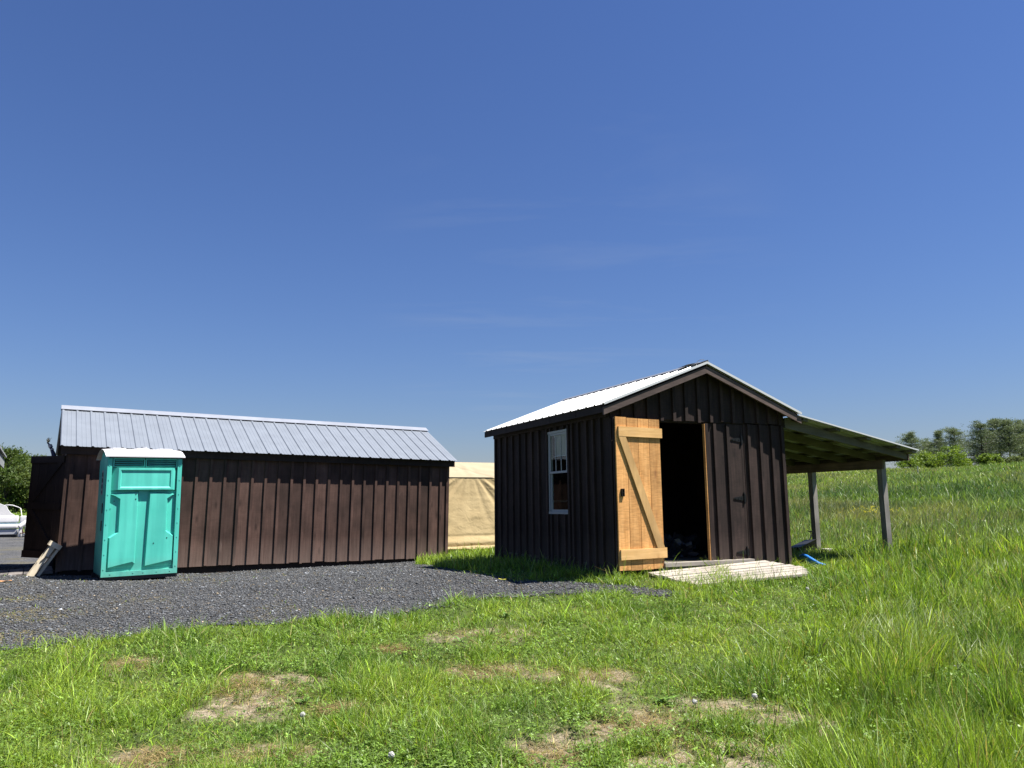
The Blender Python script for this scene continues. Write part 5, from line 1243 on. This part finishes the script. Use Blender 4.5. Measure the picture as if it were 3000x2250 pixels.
HB = [(2668, 1268, 112, 7.0, .15, "pale grey green pine just right of the lean-to roof tip", dict(flat=.62)),
      (2718, 1290, 118, 7.0, .1, "low greyish pine between the first pine and the pointed one", dict(flat=.7)),
      (2746, 1262, 112, 3.8, .2, "small pointed pine left of the rounded olive pine", dict(flat=.95)),
      (2798, 1251, 108, 6.0, .05, "rounded olive green pine behind the bright bush", dict(flat=.45)),
      (2868, 1236, 100, 7.0, .0, "broad dark pine with a spiky top left of the gap", dict(flat=.6, cols=((.050, .078, .050), (.130, .165, .100)))),
      (2890, 1262, 109, 5.0, .1, "lower pine tucked behind the broad dark pine", dict(flat=.5)),
      (2922, 1227, 104, 4.6, .35, "tall open pine with bare trunk showing sky through it", dict(flat=.45, base=.34)),
      (2948, 1228, 100, 4.6, .35, "tallest thin crowned pine third from the right edge", dict(flat=.45, base=.36)),
      (2982, 1232, 102, 4.4, .3, "slim pine with a ragged top second from the right edge", dict(flat=.5, base=.3)),
      (3008, 1262, 104, 5.0, .1, "dense pine cut by the right picture edge", dict(flat=.5, base=.1))]
for (px, py, Yd, wd, sp_, lbt, kw) in HB:
    loc, H = ontop(px, py, Yd); pine(loc, H, wd * 1.42, lbt, sparse=sp_, **kw)
BR = ((.075, .13, .018), (.19, .27, .040))
for (px, py, Yd, wd, lbt, cols) in ((2782, 1307, 94, 3.9, "large bright green bush on the crest before the rounded pine", BR), (2705, 1330, 98, 3.4, "bright green bush beside the lean-to roof tip", BR), (2665, 1342, 97, 3.0, "low green bush partly hidden by the lean-to post", BR),
                              (2738, 1345, 97, 2.2, "small low bush left of the large bright bush", BR), (2822, 1345, 95, 2.0, "small bush right of the large bright bush", BR), (2888, 1330, 94, 1.7, "small yellow green bush before the broad dark pine", BR), (2912, 1332, 95, 1.8, "small yellow green bush beneath the open tall pine", BR), (2968, 1340, 97, 3.4, "wide low olive bush beneath the slim pine", ((.06, .09, .03), (.13, .165, .06)))):
    loc, H = ontop(px, py, Yd); deciduous("bush", loc, H, wd, lbt, "bush", "bushes along the hill crest", n=2600, leaf=.24, base=.05, cols=cols, trunkr=.07)
TL = [(8, 1303, 78, 5.0, "tree at the far left showing above the grey trimmed shed roof"), (26, 1318, 74, 4.2, "bright green tree beside the grey trimmed shed"), (44, 1322, 76, 3.8, "tree second from the grey trimmed shed"), (58, 1330, 80, 3.8, "tree with a narrow raised top in the left treeline"), (74, 1347, 84, 3.6, "rounded tree midway along the left treeline"),
      (90, 1360, 82, 3.8, "lower olive tree next to the open dark door"), (108, 1336, 92, 4.2, "tree whose leaves just top the open dark door"), (134, 1327, 95, 4.4, "tree peeping over the open dark door beside the wrapped pole"), (62, 1372, 70, 3.4, "low olive tree in front of the left treeline"), (20, 1370, 69, 3.4, "low tree in front nearest the grey trimmed shed"), (92, 1385, 70, 3.2, "low light green tree in front beside the open door")]
for k, (px, py, Yd, wd, lbt) in enumerate(TL):
    loc, H = ontop(px, py, Yd); deciduous("deciduous_tree", loc, H, wd, lbt, "tree", "trees along the far left field edge", n=5200, leaf=.25, base=.10, cols=((.030, .058, .011), (.085, .125, .025)) if k % 2 else ((.045, .072, .016), (.115, .15, .038)), trunkr=.12)

# ------------------------------------------------------------------ small plants as things
def dandelion(px, py, hgt, label):
    b = gpx(px, py + 14); top = at(px, py, b[1] - .01); t = empty("dandelion", tuple(b), 0, label=label, cat="dandelion", group="white dandelion seed heads in the grass")
    e = Vector(top) - Vector(b); e.z = max(e.z, .07)
    m_ = MB(); m_.tube([(0, 0, -.01), tuple(e * .5 + Vector((.006, .004, 0))), tuple(e)], [.003, .0026, .0024], 6); m_.build("stem", plain("pale_stem", (.14, .20, .07), .6) if "pale_stem" not in bpy.data.materials else bpy.data.materials["pale_stem"], t)
    m_ = MB(); bmh = bmesh.new(); bmesh.ops.create_icosphere(bmh, subdivisions=3, radius=hgt * .85)
    for q in bmh.verts: q.co *= random.uniform(.80, 1.08)
    m_.bm(bmh, mat=Matrix.Translation(e))
    m_.build("seed_head", bpy.data.materials.get("seed_fluff") or plain("seed_fluff", (.36, .355, .34), .9, bmp=0), t)
for (px, py, s, lb_) in ((2858, 1954, .030, "round white dandelion clock on an upright stem, highest of the right cluster"), (2805, 1972, .029, "dandelion clock at the left of the right hand cluster"), (2838, 1986, .022, "ragged dandelion clock in the middle of the right hand cluster"), (2842, 2000, .027, "lowest dandelion clock of the right hand cluster"),
                         (2957, 1914, .025, "dandelion clock among pale blades near the right edge"), (2609, 1892, .024, "dandelion clock alone in tall grass below the lean-to post"), (2598, 2066, .022, "half blown dandelion clock right of the bare soil patch"), (2603, 2018, .018, "small dandelion clock above the half blown one"), (2366, 1730, .022, "dandelion clock in grass before the platform"), (2782, 1667, .024, "dandelion clock right of the lean-to post in tall grass"),
                         (1146, 2240, .022, "dandelion clock at the bottom edge left of centre"), (886, 2113, .020, "small white dandelion clock beside the left bare soil patch"), (2036, 2075, .020, "dandelion clock at the edge of the right bare soil patch"), (2212, 2058, .020, "yellowish dandelion clock just above the right bare soil patch")):
    dandelion(px, py, s, lb_)
def dock(px, py, nleaf, L_, label, col=(.10, .19, .03)):
    L_ *= .55
    b = gpx(px, py); t = empty("broadleaf_weed", tuple(b), rng.uniform(0, 6), label=label, cat="weed", group="broad leaved weeds in the lawn")
    mt = bpy.data.materials.get("dock_leaf") or plain("dock_leaf", col, .5, var=.25, scale=14, bmp=.2)
    for k in range(nleaf):
        a = k * 6.283 / nleaf + rng.uniform(-.4, .4); el = rng.uniform(.4, 1.2); l_ = L_ * rng.uniform(.7, 1.15); w_ = l_ * .3
        d_ = Vector((math.cos(a), math.sin(a), 0)); s_ = Vector((-math.sin(a), math.cos(a), 0)); vs = []; fs = []
        for i in range(6):
            f_ = i / 5; c_ = d_ * l_ * f_ * math.cos(el * (1 - .5 * f_)) + Vector((0, 0, l_ * (f_ * math.sin(el) - .35 * f_ * f_))); hw = w_ * (math.sin(math.pi * min(1, .12 + .88 * f_)) ** .8) * .5 + .002
            vs += [c_ - s_ * hw + Vector((0, 0, hw * .3)), c_, c_ + s_ * hw + Vector((0, 0, hw * .3))]
        for i in range(5):
            for j in range(2): fs.append((3 * i + j, 3 * i + j + 1, 3 * i + 4 + j, 3 * i + 3 + j))
        m_ = MB(); m_.add(vs, fs); m_.build("leaf", mt, t, smooth=True)
dock(1482, 1812, 7, .17, "broad leaved weed standing up at the gravel edge above the lawn"); dock(1348, 1882, 5, .14, "pale leaved weed left of the upper bare soil patch"); dock(1945, 2062, 8, .19, "large leafy weed above the right bare soil patch"); dock(890, 2065, 9, .13, "dark leafy clump right of the left bare soil patch"); dock(1800, 1870, 5, .12, "small bright weed in the lawn below the platform")
dock(2420, 1960, 8, .16, "leafy weed in the tall lawn right of the platform"); dock(235, 1785, 6, .08, "little green weed growing out of the gravel before the toilet"); dock(170, 1800, 5, .07, "smaller green weed in the gravel near the left edge")
# yellow wildflowers by the lean-to post
P = []
b = gpx(2562, 1524); n = 60; fx = b[0] + rng.normal(0, .25, n); fy = b[1] + rng.normal(0, .5, n); fz = gz(fx, fy) + rng.uniform(.22, .38, n)
cc = np.repeat(np.stack([fx, fy, fz], -1), 4, 0) + rng.normal(0, .012, (n * 4, 3)); V, Q, K = leafcloud(cc, 0, np.full(n * 4, .03), np.tile(np.array([(.62, .55, .03)]), (n * 4, 1)), .9)
v2, q2, t2, k2 = blades(fx, fy, fz - gz(fx, fy), np.full(n, .008), np.tile(np.array([(.09, .15, .03)]), (n, 1)), np.full(n, .05), 2)
tag(link("wildflowers", fast_mesh("wildflowers", np.r_[V, v2], np.r_[Q, q2 + len(V)], t2 + len(V), np.r_[K, k2], [GRASS])), kind="stuff")
# fallen leaves and a scrap on the gravel
def scrap(name, px, py, s, col, label, cat):
    b = gpx(px, py); m_ = MB(); k = 7; pts = [(math.cos(i * 6.283 / k) * s * rng.uniform(.7, 1.2), math.sin(i * 6.283 / k) * s * .7 * rng.uniform(.7, 1.2), .02 + rng.uniform(0, .03)) for i in range(k)]
    m_.add([(0, 0, .035)] + pts + [(p[0], p[1], p[2] - .003) for p in pts], [(0, 1 + i, 1 + (i + 1) % k) for i in range(k)] + [(1 + i, 1 + k + i, 1 + k + (i + 1) % k, 1 + (i + 1) % k) for i in range(k)])
    tag(m_.build(name, plain(name + "_surface", col, .6, bmp=0), loc=tuple(b)), label, cat)
scrap("fallen_leaf", 1472, 1706, .055, (.42, .40, .05), "yellow green leaf on the gravel before the small shed", "leaf"); scrap("yellow_leaf", 527, 1677, .06, (.50, .46, .12), "pale yellow leaf on the gravel beside the toilet's right foot", "leaf")
scrap("paper_scrap", 1132, 1824, .05, (.62, .62, .64), "white paper scrap where the gravel meets the grass", "scrap"); scrap("brown_leaf", 14, 1709, .10, (.42, .22, .10), "orange brown wood splinter on the gravel at the left edge", "splinter")
